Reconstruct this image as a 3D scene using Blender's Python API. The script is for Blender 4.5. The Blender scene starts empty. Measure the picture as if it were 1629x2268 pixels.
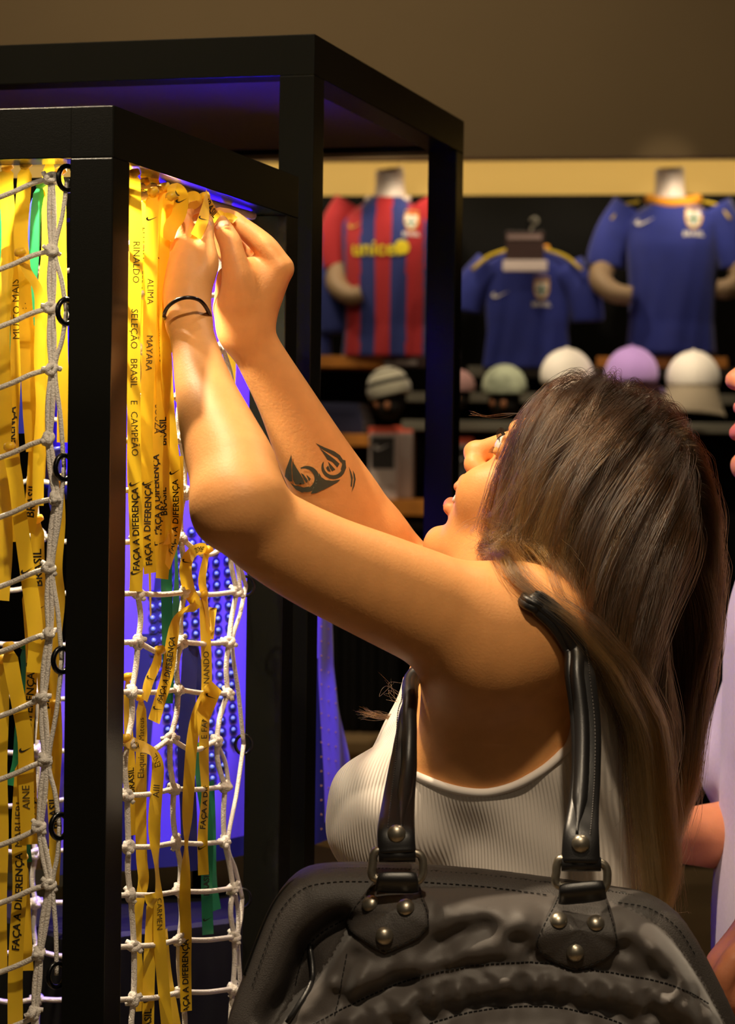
import bpy, bmesh, math, random
import numpy as np
from mathutils import Vector, Matrix, Quaternion
from mathutils.bvhtree import BVHTree

SC = bpy.context.scene
COL = SC.collection

# ------------------------------------------------------------------ camera
FPX, CX, CY = 5500.0, 814.5, 1134.0
ROLL, PITCH = 0.0130, math.atan(104 / 5500.0)
EYE = Vector((0, 0, 1.50))
cF = Vector((0, math.cos(PITCH), -math.sin(PITCH)))
cU0 = Vector((0, math.sin(PITCH), math.cos(PITCH)))
cR0 = Vector((1, 0, 0))
cR = cR0 * math.cos(ROLL) + cU0 * math.sin(ROLL)
cU = -cR0 * math.sin(ROLL) + cU0 * math.cos(ROLL)
cam_d = bpy.data.cameras.new('camera')
cam = bpy.data.objects.new('camera', cam_d)
COL.objects.link(cam)
cam.matrix_world = Matrix(((cR.x, cU.x, -cF.x, EYE.x), (cR.y, cU.y, -cF.y, EYE.y), (cR.z, cU.z, -cF.z, EYE.z), (0, 0, 0, 1)))
cam_d.lens = 50.0
cam_d.sensor_fit = 'VERTICAL'
cam_d.sensor_height = 50.0 * 2268 / FPX
cam_d.clip_start = 0.05
cam_d.dof.use_dof = True
cam_d.dof.focus_distance = 2.26
cam_d.dof.aperture_fstop = 5.6
SC.camera = cam


def P(px, py, d):
    """the world point that lies d metres in front of the camera and shows at (px, py)"""
    return EYE + (cF + cR * ((px - CX) / FPX) - cU * ((py - CY) / FPX)) * d


def onplane(px, py, p0, n):
    ray = cF + cR * ((px - CX) / FPX) - cU * ((py - CY) / FPX)
    t = (p0 - EYE).dot(n) / ray.dot(n)
    return EYE + ray * t


# ------------------------------------------------------------------ world, lights, exposure
SC.view_settings.view_transform = 'Standard'
SC.view_settings.look = 'None'
SC.view_settings.gamma = 1.0
SC.view_settings.use_curve_mapping = False
SC.view_settings.exposure = 0.0
SC.cycles.max_bounces = 6
SC.cycles.transparent_max_bounces = 8
SC.cycles.sample_clamp_indirect = 6.0
SC.cycles.caustics_reflective = False
SC.cycles.caustics_refractive = False
wd = bpy.data.worlds.new('world')
SC.world = wd
wd.use_nodes = True
wd.node_tree.nodes['Background'].inputs[0].default_value = (1.0, 0.74, 0.45, 1)
wd.node_tree.nodes['Background'].inputs[1].default_value = 0.020


def spot(name, loc, to, power, colour, size, radius, blend=0.35):
    l = bpy.data.lights.new(name, 'SPOT')
    l.energy, l.color, l.spot_size, l.spot_blend, l.shadow_soft_size = power, colour, math.radians(size), blend, radius
    o = bpy.data.objects.new(name, l)
    COL.objects.link(o)
    o.location = loc
    o.rotation_euler = (Vector(to) - Vector(loc)).to_track_quat('-Z', 'Y').to_euler()
    return o


def area(name, loc, to, power, colour, sx, sy, spread=180):
    l = bpy.data.lights.new(name, 'AREA')
    l.energy, l.color, l.shape, l.size, l.size_y, l.spread = power, colour, 'RECTANGLE', sx, sy, math.radians(spread)
    o = bpy.data.objects.new(name, l)
    COL.objects.link(o)
    o.location = loc
    o.rotation_euler = (Vector(to) - Vector(loc)).to_track_quat('-Z', 'Y').to_euler()
    return o


WARM = (1.0, 0.70, 0.36)
WARM2 = (1.0, 0.80, 0.55)
# ceiling spots over the woman and the net display, plus added fill lamps
spot('ceiling_spot_key', (-0.665, 2.22, 3.25), (0.05, 2.2, 1.40), 250, WARM2, 60, 0.026)
spot('ceiling_spot_front', (0.10, 0.75, 3.2), (0.08, 2.15, 1.25), 120, WARM2, 42, 0.05)
spot('hands_fill', (-1.30, 1.00, 2.50), (-0.165, 2.22, 1.63), 28, WARM2, 10, 0.012, 0.5)  # added narrow lamp, meant to dapple the hands
spot('ceiling_spot_back', (0.95, 2.9, 3.3), (0.25, 2.3, 1.4), 45, WARM2, 45, 0.05)
area('camera_side_fill', (0.35, -1.0, 2.9), (0.1, 2.2, 1.2), 6, WARM2, 1.0, 1.0)  # added fill from the camera side, lifts chest and armpit
# lamp clipped under the top of the net cage
spot('cage_lamp', (-0.262, 2.265, 1.775), (-0.20, 2.20, 1.2), 13.0, (1.0, 0.86, 0.62), 150, 0.010)
# blue LED lamp of the jersey display
spot('blue_lamp', (-0.13, 2.74, 1.86), (-0.20, 3.03, 1.25), 65, (0.10, 0.030, 1.0), 80, 0.03)
# spots on the back wall display
# (the lamps over the shelves hang from the fascia and are set with it below)
# broad ceiling wash on the plaster above the display
area('ceiling_wash', (-0.8, 7.0, 3.68), (-0.6, 8.7, 2.9), 30, WARM2, 3.4, 0.3)

# ------------------------------------------------------------------ helpers
def hexc(r, g, b):
    f = lambda c: (c / 255 / 12.92) if c <= 10 else ((c / 255 + 0.055) / 1.055) ** 2.4
    return (f(r), f(g), f(b), 1)


MATS = {}


def mat(name, col, rough=0.5, metal=0.0, spec=0.5, sheen=0.0, sss=0.0, noise=None, bump=None, coat=0.0):
    """principled material; noise=(scale, amount) mottles the colour, bump=(scale, strength) gives fine relief"""
    if name in MATS:
        return MATS[name]
    m = bpy.data.materials.new(name)
    m.use_nodes = True
    nt = m.node_tree
    b = nt.nodes['Principled BSDF']
    b.inputs['Base Color'].default_value = col
    b.inputs['Roughness'].default_value = rough
    b.inputs['Metallic'].default_value = metal
    b.inputs['Specular IOR Level'].default_value = spec
    b.inputs['Sheen Weight'].default_value = sheen
    b.inputs['Coat Weight'].default_value = coat
    if sss:
        b.inputs['Subsurface Weight'].default_value = sss
        b.inputs['Subsurface Radius'].default_value = (0.010, 0.004, 0.002)
        b.inputs['Subsurface Scale'].default_value = 0.6
    tc = nt.nodes.new('ShaderNodeTexCoord')
    if noise:
        n = nt.nodes.new('ShaderNodeTexNoise')
        n.inputs['Scale'].default_value = noise[0]
        n.inputs['Detail'].default_value = 5
        nt.links.new(tc.outputs['Object'], n.inputs['Vector'])
        r = nt.nodes.new('ShaderNodeMapRange')
        r.inputs['From Min'].default_value, r.inputs['From Max'].default_value = 0.3, 0.7
        r.inputs['To Min'].default_value, r.inputs['To Max'].default_value = 1 - noise[1], 1 + noise[1]
        nt.links.new(n.outputs[0], r.inputs['Value'])
        h = nt.nodes.new('ShaderNodeHueSaturation')
        h.inputs['Color'].default_value = col
        nt.links.new(r.outputs[0], h.inputs['Value'])
        nt.links.new(h.outputs[0], b.inputs['Base Color'])
    if bump:
        n2 = nt.nodes.new('ShaderNodeTexNoise')
        n2.inputs['Scale'].default_value = bump[0]
        n2.inputs['Detail'].default_value = 4
        nt.links.new(tc.outputs['Object'], n2.inputs['Vector'])
        bp = nt.nodes.new('ShaderNodeBump')
        bp.inputs['Strength'].default_value = bump[1]
        bp.inputs['Distance'].default_value = 0.002
        nt.links.new(n2.outputs[0], bp.inputs['Height'])
        nt.links.new(bp.outputs[0], b.inputs['Normal'])
    MATS[name] = m
    return m


def me_obj(name, verts, faces, m=None, parent=None, smooth=False, mats=None, fmat=None):
    me = bpy.data.meshes.new(name)
    me.from_pydata([tuple(v) for v in verts], [], [tuple(f) for f in faces])
    for x in (mats or ([m] if m else [])):
        me.materials.append(x)
    if fmat is not None:
        me.polygons.foreach_set('material_index', np.asarray(fmat, dtype=np.int32))
    if smooth:
        me.polygons.foreach_set('use_smooth', np.ones(len(me.polygons), dtype=bool))
    me.update()
    o = bpy.data.objects.new(name, me)
    COL.objects.link(o)
    if parent is not None:
        o.parent = parent
        o.matrix_parent_inverse = Matrix.Translation(-parent.location) if parent.type == 'EMPTY' else Matrix.Identity(4)
    return o


def share(name, src, parent, mw):
    """another object with the mesh of src at the world matrix mw, a child of parent"""
    o = bpy.data.objects.new(name, src.data if hasattr(src, 'data') else src)
    COL.objects.link(o)
    o.parent = parent
    o.matrix_parent_inverse = Matrix.Translation(-parent.location) if parent.type == 'EMPTY' else Matrix.Identity(4)
    o.matrix_basis = mw
    return o


def thing(name, label, cat, loc, group=None):
    o = bpy.data.objects.new(name, None)
    o.empty_display_size = 0.05
    COL.objects.link(o)
    o.location = loc
    o['label'] = label
    o['category'] = cat
    if group:
        o['group'] = group
    return o


def tag(o, label, cat, group=None, kind=None):
    o['label'] = label
    o['category'] = cat
    if group:
        o['group'] = group
    if kind:
        o['kind'] = kind
    return o


def bm_obj(name, bm, m, parent=None, smooth=False, bevel=0.0, seg=2, mats=None):
    bmesh.ops.recalc_face_normals(bm, faces=bm.faces)
    if bevel:
        bmesh.ops.bevel(bm, geom=list(bm.edges), offset=bevel, segments=seg, profile=0.7, affect='EDGES', clamp_overlap=True)
    me = bpy.data.meshes.new(name)
    bm.to_mesh(me)
    bm.free()
    for x in (mats or [m]):
        me.materials.append(x)
    if smooth:
        me.polygons.foreach_set('use_smooth', np.ones(len(me.polygons), dtype=bool))
    o = bpy.data.objects.new(name, me)
    COL.objects.link(o)
    if parent is not None:
        o.parent = parent
        o.matrix_parent_inverse = Matrix.Translation(-parent.location) if parent.type == 'EMPTY' else Matrix.Identity(4)
    return o


def bm_box(bm, c, ax, ay, az, sx, sy, sz):
    """box centred at c with half axes along unit vectors ax, ay, az"""
    vs = []
    for i in (-1, 1):
        for j in (-1, 1):
            for k in (-1, 1):
                vs.append(bm.verts.new(c + ax * (i * sx / 2) + ay * (j * sy / 2) + az * (k * sz / 2)))
    for f in ((0, 1, 3, 2), (4, 6, 7, 5), (0, 4, 5, 1), (2, 3, 7, 6), (0, 2, 6, 4), (1, 5, 7, 3)):
        bm.faces.new([vs[i] for i in f])


def box(name, c, ax, ay, az, s, m, parent=None, bevel=0.002):
    bm = bmesh.new()
    bm_box(bm, Vector(c), ax, ay, az, *s)
    return bm_obj(name, bm, m, parent, bevel=bevel)


X, Y, Z = Vector((1, 0, 0)), Vector((0, 1, 0)), Vector((0, 0, 1))


def spline(pts, n, closed=False):
    """Catmull-Rom through pts (any dimension), n samples"""
    p = np.asarray([tuple(q) for q in pts], dtype=float)
    k = len(p)
    if k == 2 and not closed:
        t = np.linspace(0, 1, n)[:, None]
        return p[0] * (1 - t) + p[1] * t
    if closed:
        q = np.vstack([p[-1], p, p[0], p[1]])
        u = np.linspace(0, k, n, endpoint=False)
    else:
        q = np.vstack([2 * p[0] - p[1], p, 2 * p[-1] - p[-2]])
        u = np.linspace(0, k - 1 - 1e-9, n)
    i = np.floor(u).astype(int)
    t = (u - i)[:, None]
    a, b, c, d = q[i], q[i + 1], q[i + 2], q[i + 3]
    return 0.5 * (2 * b + (c - a) * t + (2 * a - 5 * b + 4 * c - d) * t ** 2 + (3 * b - a - 3 * c + d) * t ** 3)


def tube_geo(path, rad, sides=8, cap=True, closed=False, flat=1.0, ref=None):
    """verts, faces of a tube along path; rad number or list; flat scales the second axis"""
    path = np.asarray([tuple(p) for p in path], dtype=float)
    n = len(path)
    rad = np.broadcast_to(np.asarray(rad, dtype=float), (n,))
    tg = np.gradient(path, axis=0)
    if closed:
        tg = np.roll(path, -1, 0) - np.roll(path, 1, 0)
    tg /= np.linalg.norm(tg, axis=1)[:, None] + 1e-12
    ref = np.array(ref if ref is not None else (0.13, -0.95, 0.28))
    a = np.cross(tg, ref)
    bad = np.linalg.norm(a, axis=1) < 0.05
    a[bad] = np.cross(tg[bad], (1, 0.2, 0))
    a /= np.linalg.norm(a, axis=1)[:, None]
    b = np.cross(tg, a)
    th = np.linspace(0, 2 * math.pi, sides, endpoint=False)
    v = path[:, None, :] + rad[:, None, None] * (np.cos(th)[None, :, None] * a[:, None, :] + flat * np.sin(th)[None, :, None] * b[:, None, :])
    v = v.reshape(-1, 3)
    f = []
    for i in range(n if closed else n - 1):
        i2 = (i + 1) % n
        for j in range(sides):
            j2 = (j + 1) % sides
            f.append((i * sides + j, i * sides + j2, i2 * sides + j2, i2 * sides + j))
    if cap and not closed:
        f.append(tuple(range(sides - 1, -1, -1)))
        f.append(tuple((n - 1) * sides + j for j in range(sides)))
    return v, f


def tube(name, path, rad, m, parent=None, sides=8, closed=False, flat=1.0, ref=None):
    v, f = tube_geo(path, rad, sides, True, closed, flat, ref)
    return me_obj(name, v, f, m, parent, smooth=True)


def join_geo(parts):
    V, F, o = [], [], 0
    for v, f in parts:
        V.append(np.asarray(v, dtype=float).reshape(-1, 3))
        F += [tuple(i + o for i in q) for q in f]
        o += len(V[-1])
    return np.vstack(V), F


def loft(rings, cap0=True, cap1=True, closed=True):
    """faces between successive rings of equal count"""
    n = len(rings[0])
    v = np.vstack([np.asarray(r, dtype=float) for r in rings])
    f = []
    for i in range(len(rings) - 1):
        for j in range(n if closed else n - 1):
            j2 = (j + 1) % n
            f.append((i * n + j, i * n + j2, (i + 1) * n + j2, (i + 1) * n + j))
    if cap0:
        f.append(tuple(range(n - 1, -1, -1)))
    if cap1:
        f.append(tuple((len(rings) - 1) * n + j for j in range(n)))
    return v, f


_TXT = {}


def text_geo(s, size=1.0, bold=0.0, shear=0.0):
    """2-D verts, faces of a line of text centred at the origin (x along the line)"""
    key = (s, bold, shear)
    if key not in _TXT:
        cu = bpy.data.curves.new('lettering', 'FONT')
        cu.body = s
        cu.align_x, cu.align_y = 'CENTER', 'CENTER'
        cu.size = 1.0
        cu.offset = bold
        cu.shear = shear
        cu.resolution_u = 2
        o = bpy.data.objects.new('lettering', cu)
        COL.objects.link(o)
        dg = bpy.context.evaluated_depsgraph_get()
        me = bpy.data.meshes.new_from_object(o.evaluated_get(dg))
        v = np.array([tuple(q.co)[:2] for q in me.vertices]) if len(me.vertices) else np.zeros((0, 2))
        f = [tuple(p.vertices) for p in me.polygons]
        bpy.data.objects.remove(o)
        bpy.data.curves.remove(cu)
        bpy.data.meshes.remove(me)
        _TXT[key] = (v, f)
    v, f = _TXT[key]
    return v * size, f


# outline of the curved tick mark printed on ribbons and shirts, about 1 wide
TICK = [(-0.5, -0.02), (-0.43, -0.16), (-0.30, -0.20), (-0.12, -0.15), (0.5, 0.20), (-0.10, -0.04), (-0.24, -0.07), (-0.31, -0.03), (-0.32, 0.06), (-0.30, 0.14), (-0.40, 0.10)]


def tick_geo(size):
    v = np.array(TICK) * size
    c = [(0, 1, 9, 10), (1, 2, 7, 8), (2, 3, 6, 7), (3, 4, 5, 6), (1, 8, 9)]
    return v, c

# ================================================================== signed-distance sculpting
class Field:
    """distance field on a regular grid; shapes are blended in and the zero surface is turned into one mesh"""

    def __init__(self, lo, hi, h):
        self.lo, self.h = np.array(lo, dtype=np.float32), h
        self.n = np.ceil((np.array(hi) - np.array(lo)) / h).astype(int) + 1
        self.D = np.full(tuple(self.n), 1.0, dtype=np.float32)

    def _box(self, lo, hi):
        a = np.clip(np.floor((np.array(lo) - self.lo) / self.h).astype(int), 0, self.n)
        b = np.clip(np.ceil((np.array(hi) - self.lo) / self.h).astype(int) + 1, 0, self.n)
        if np.any(b - a < 1):
            return None, None
        ax = [self.lo[i] + self.h * np.arange(a[i], b[i], dtype=np.float32) for i in range(3)]
        G = np.meshgrid(*ax, indexing='ij')
        return tuple(slice(a[i], b[i]) for i in range(3)), G

    def put(self, fn, lo, hi, k=0.006, op='add'):
        pad = k * 1.2 + 4 * self.h
        sl, G = self._box(np.array(lo) - pad, np.array(hi) + pad)
        if sl is None:
            return
        d = fn(*G).astype(np.float32)
        A = self.D[sl]
        if op == 'add':
            hh = np.clip(0.5 + 0.5 * (A - d) / k, 0, 1)
            self.D[sl] = A * (1 - hh) + d * hh - k * hh * (1 - hh)
        elif op == 'cut':
            d = -d
            hh = np.clip(0.5 - 0.5 * (A - d) / k, 0, 1)
            self.D[sl] = A * (1 - hh) + d * hh + k * hh * (1 - hh)
        elif op == 'bump':                      # fn gives a height to add to the skin
            self.D[sl] = A - d

    def cone(self, a, b, ra, rb, k=0.006, op='add'):
        a, b = np.array(tuple(a), dtype=np.float32), np.array(tuple(b), dtype=np.float32)
        ba = b - a
        L = max(float(np.linalg.norm(ba)), 1e-6)
        u = ba / L

        def fn(x, y, z):
            px, py, pz = x - a[0], y - a[1], z - a[2]
            t = np.clip((px * u[0] + py * u[1] + pz * u[2]) / L, 0, 1)
            dx, dy, dz = px - ba[0] * t, py - ba[1] * t, pz - ba[2] * t
            return np.sqrt(dx * dx + dy * dy + dz * dz) - (ra + (rb - ra) * t)
        r = max(ra, rb)
        self.put(fn, np.minimum(a, b) - r, np.maximum(a, b) + r, k, op)

    def flat(self, a, b, ra, rb, wide, fa, fb=None, k=0.006, op='add'):
        """tapered limb of oval section: radius along the direction `wide`, times fa (fb) across it"""
        a, b, w = (np.array(tuple(q), dtype=np.float32) for q in (a, b, wide))
        fb = fa if fb is None else fb
        ba = b - a
        L = max(float(np.linalg.norm(ba)), 1e-6)
        u = ba / L
        w = w - u * w.dot(u)
        w /= np.linalg.norm(w)
        c = np.cross(u, w)

        def fn(x, y, z):
            px, py, pz = x - a[0], y - a[1], z - a[2]
            s = px * u[0] + py * u[1] + pz * u[2]
            t = np.clip(s / L, 0, 1)
            q = s - t * L
            f = fa + (fb - fa) * t
            pw = px * w[0] + py * w[1] + pz * w[2]
            pc = (px * c[0] + py * c[1] + pz * c[2]) / f
            d = np.sqrt(pw * pw + pc * pc + q * q) - (ra + (rb - ra) * t)
            gl = np.sqrt(pw * pw + pc * pc + q * q) / (np.sqrt(pw * pw + (pc / f) ** 2 + q * q) + 1e-6)
            return d * np.clip(gl, 0.3, 1.0)
        r = max(ra, rb)
        self.put(fn, np.minimum(a, b) - r, np.maximum(a, b) + r, k, op)

    def chain(self, pts, rad, k=0.004, op='add', n=None):
        """one tapered round tube through the points"""
        if n:
            q = spline([tuple(p) + (r,) for p, r in zip(pts, rad)], n)
            pts, rad = q[:, :3], q[:, 3]
        p = np.asarray([tuple(q) for q in pts], dtype=np.float32)
        rad = [float(r) for r in rad]

        def fn(x, y, z):
            best = np.full(x.shape, 1e3, dtype=np.float32)
            for i in range(len(p) - 1):
                a, ba = p[i], p[i + 1] - p[i]
                t = np.clip(((x - a[0]) * ba[0] + (y - a[1]) * ba[1] + (z - a[2]) * ba[2]) / (ba.dot(ba) + 1e-12), 0, 1)
                d = np.sqrt((x - a[0] - ba[0] * t) ** 2 + (y - a[1] - ba[1] * t) ** 2 + (z - a[2] - ba[2] * t) ** 2) - (rad[i] + (rad[i + 1] - rad[i]) * t)
                np.minimum(best, d, out=best)
            return best
        r = max(rad)
        self.put(fn, p.min(0) - r, p.max(0) + r, k, op)

    def limb(self, a, b, prof, wide, k=0.010):
        """straight limb with a smooth profile: rows (t, radius along wide, flatness, offset along wide, offset across)"""
        a, b, w = (np.array(tuple(q), dtype=np.float32) for q in (a, b, wide))
        q = np.array([tuple(r) + (0,) * (5 - len(r)) for r in prof], dtype=float)
        tt = np.linspace(q[0, 0], q[-1, 0], 60)
        S = [np.interp(tt, np.linspace(q[0, 0], q[-1, 0], 60), spline(q, 60)[:, c]) for c in range(5)]
        ts = spline(q, 200)
        o = np.argsort(ts[:, 0])
        ts = ts[o]
        ba = b - a
        L = float(np.linalg.norm(ba))
        u = ba / L
        w = w - u * w.dot(u)
        w /= np.linalg.norm(w)
        c = np.cross(u, w)
        t0, t1 = q[0, 0], q[-1, 0]

        def fn(x, y, z):
            px, py, pz = x - a[0], y - a[1], z - a[2]
            s = (px * u[0] + py * u[1] + pz * u[2]) / L
            t = np.clip(s, t0, t1)
            e = (s - t) * L
            R, f, ow, oc = (np.interp(t, ts[:, 0], ts[:, i]) for i in (1, 2, 3, 4))
            pw = px * w[0] + py * w[1] + pz * w[2] - ow
            pc0 = px * c[0] + py * c[1] + pz * c[2] - oc
            m = np.sqrt(pw * pw + (pc0 / f) ** 2 + e * e)
            g = np.sqrt(pw * pw + pc0 * pc0 + e * e) / (m + 1e-6)
            return (m - R) * np.clip(g, 0.4, 1.0)
        r = float(q[:, 1].max() + np.abs(q[:, 3:]).max())
        self.put(fn, np.minimum(a, b) - r, np.maximum(a, b) + r, k)

    def ell(self, c, r, axes=None, k=0.006, op='add'):
        c = np.array(tuple(c), dtype=np.float32)
        A = np.eye(3, dtype=np.float32) if axes is None else np.array([tuple(q) for q in axes], dtype=np.float32)
        r = np.array(r, dtype=np.float32)

        def fn(x, y, z):
            p = [x - c[0], y - c[1], z - c[2]]
            q = [A[i][0] * p[0] + A[i][1] * p[1] + A[i][2] * p[2] for i in range(3)]
            k0 = np.sqrt(sum((q[i] / r[i]) ** 2 for i in range(3)))
            k1 = np.sqrt(sum((q[i] / r[i] ** 2) ** 2 for i in range(3))) + 1e-9
            return k0 * (k0 - 1) / k1
        m = float(r.max())
        self.put(fn, c - m, c + m, k, op)

    def crease(self, pts, width, depth):
        """a shallow groove along a polyline"""
        p = np.asarray([tuple(q) for q in pts], dtype=np.float32)

        def fn(x, y, z):
            best = np.full(x.shape, 1e3, dtype=np.float32)
            for a, b in zip(p[:-1], p[1:]):
                ba = b - a
                t = np.clip(((x - a[0]) * ba[0] + (y - a[1]) * ba[1] + (z - a[2]) * ba[2]) / ba.dot(ba), 0, 1)
                best = np.minimum(best, (x - a[0] - ba[0] * t) ** 2 + (y - a[1] - ba[1] * t) ** 2 + (z - a[2] - ba[2] * t) ** 2)
            return -depth * np.exp(-best / (2 * width * width))
        self.put(fn, p.min(0) - 3 * width, p.max(0) + 3 * width, 0.001, 'bump')

    def mesh(self):
        """surface nets"""
        D, h = self.D, self.h
        S = D < 0
        nx, ny, nz = self.n
        cs = [(i, j, k) for i in (0, 1) for j in (0, 1) for k in (0, 1)]
        cnt = np.zeros((nx - 1, ny - 1, nz - 1), dtype=np.int8)
        for i, j, k in cs:
            cnt += S[i:nx - 1 + i, j:ny - 1 + j, k:nz - 1 + k]
        act = (cnt > 0) & (cnt < 8)
        I = np.argwhere(act)
        idx = np.full(act.shape, -1, dtype=np.int32)
        idx[act] = np.arange(len(I))
        acc = np.zeros((len(I), 3), dtype=np.float64)
        num = np.zeros(len(I))
        val = {c: D[I[:, 0] + c[0], I[:, 1] + c[1], I[:, 2] + c[2]].astype(np.float64) for c in cs}
        for a in cs:
            for ax in range(3):
                if a[ax] == 0:
                    b = list(a)
                    b[ax] = 1
                    b = tuple(b)
                    va, vb = val[a], val[b]
                    cr = (va < 0) != (vb < 0)
                    t = np.where(cr, va / np.where(va == vb, 1, va - vb), 0)
                    p = np.array(a)[None, :] + t[:, None] * (np.array(b) - np.array(a))[None, :]
                    acc[cr] += p[cr]
                    num += cr
        V = self.lo + h * (I + acc / num[:, None])
        F = []
        for ax in range(3):
            o1, o2 = [(1, 2), (2, 0), (0, 1)][ax]
            sl0 = [slice(None)] * 3
            sl1 = [slice(None)] * 3
            sl0[ax], sl1[ax] = slice(0, -1), slice(1, None)
            A, B = S[tuple(sl0)], S[tuple(sl1)]
            E = np.argwhere(A != B)
            keep = (E[:, o1] > 0) & (E[:, o2] > 0) & (E[:, o1] < self.n[o1] - 1) & (E[:, o2] < self.n[o2] - 1)
            E = E[keep]
            inside = A[E[:, 0], E[:, 1], E[:, 2]]
            q = []
            for d1, d2 in ((0, 0), (1, 0), (1, 1), (0, 1)):
                e = E.copy()
                e[:, o1] -= d1
                e[:, o2] -= d2
                q.append(idx[e[:, 0], e[:, 1], e[:, 2]])
            q = np.stack(q, 1)
            q[~inside] = q[~inside][:, ::-1]
            F.append(q)
        F = np.concatenate(F)
        return V, F[(F >= 0).all(1)]


def smooth_verts(V, F, it=2, lam=0.5):
    e = np.concatenate([F[:, [0, 1]], F[:, [1, 2]], F[:, [2, 3]], F[:, [3, 0]]])
    for _ in range(it):
        acc = np.zeros_like(V)
        num = np.zeros(len(V))
        for a, b in ((0, 1), (1, 0)):
            for c in range(3):
                acc[:, c] += np.bincount(e[:, a], V[e[:, b], c], len(V))
            num += np.bincount(e[:, a], None, len(V))
        V = V + lam * (acc / np.maximum(num, 1)[:, None] - V)
    return V


def grid_obj(name, V, F, m, parent=None, mats=None, fmat=None):
    me = bpy.data.meshes.new(name)
    me.vertices.add(len(V))
    me.vertices.foreach_set('co', np.asarray(V, dtype=np.float32).ravel())
    me.loops.add(F.size)
    me.loops.foreach_set('vertex_index', F.ravel().astype(np.int32))
    me.polygons.add(len(F))
    me.polygons.foreach_set('loop_start', (np.arange(len(F)) * 4).astype(np.int32))
    me.polygons.foreach_set('loop_total', np.full(len(F), 4, dtype=np.int32))
    me.polygons.foreach_set('use_smooth', np.ones(len(F), dtype=bool))
    for x in (mats or [m]):
        me.materials.append(x)
    if fmat is not None:
        me.polygons.foreach_set('material_index', fmat.astype(np.int32))
    me.update(calc_edges=True)
    me.validate()
    o = bpy.data.objects.new(name, me)
    COL.objects.link(o)
    if parent is not None:
        o.parent = parent
        o.matrix_parent_inverse = Matrix.Translation(-parent.location)
    return o


def skin_mat(name, col, lip=None):
    """skin: colour from the vertex attribute 'tone' mixes to the lip colour; fine pores as relief"""
    m = mat(name, col, 0.50, spec=0.32, sss=0.16)
    nt = m.node_tree
    b = nt.nodes['Principled BSDF']
    tc = nt.nodes.new('ShaderNodeTexCoord')
    n = nt.nodes.new('ShaderNodeTexNoise')
    n.inputs['Scale'].default_value, n.inputs['Detail'].default_value = 55, 6
    nt.links.new(tc.outputs['Object'], n.inputs['Vector'])
    mx = nt.nodes.new('ShaderNodeMix')
    mx.data_type = 'RGBA'
    mx.inputs['A'].default_value = [c * 0.86 for c in col[:3]] + [1]
    mx.inputs['B'].default_value = [min(1, c * 1.12) for c in col[:3]] + [1]
    nt.links.new(n.outputs[0], mx.inputs['Factor'])
    at = nt.nodes.new('ShaderNodeAttribute')
    at.attribute_name = 'tone'
    m2 = nt.nodes.new('ShaderNodeMix')
    m2.data_type = 'RGBA'
    nt.links.new(at.outputs['Fac'], m2.inputs['Factor'])
    nt.links.new(mx.outputs['Result'], m2.inputs['A'])
    m2.inputs['B'].default_value = lip or hexc(196, 92, 78)
    nt.links.new(m2.outputs['Result'], b.inputs['Base Color'])
    n2 = nt.nodes.new('ShaderNodeTexNoise')
    n2.inputs['Scale'].default_value, n2.inputs['Detail'].default_value = 420, 3
    nt.links.new(tc.outputs['Object'], n2.inputs['Vector'])
    bp = nt.nodes.new('ShaderNodeBump')
    bp.inputs['Strength'].default_value, bp.inputs['Distance'].default_value = 0.25, 0.0008
    nt.links.new(n2.outputs[0], bp.inputs['Height'])
    nt.links.new(bp.outputs[0], b.inputs['Normal'])
    return m


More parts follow.
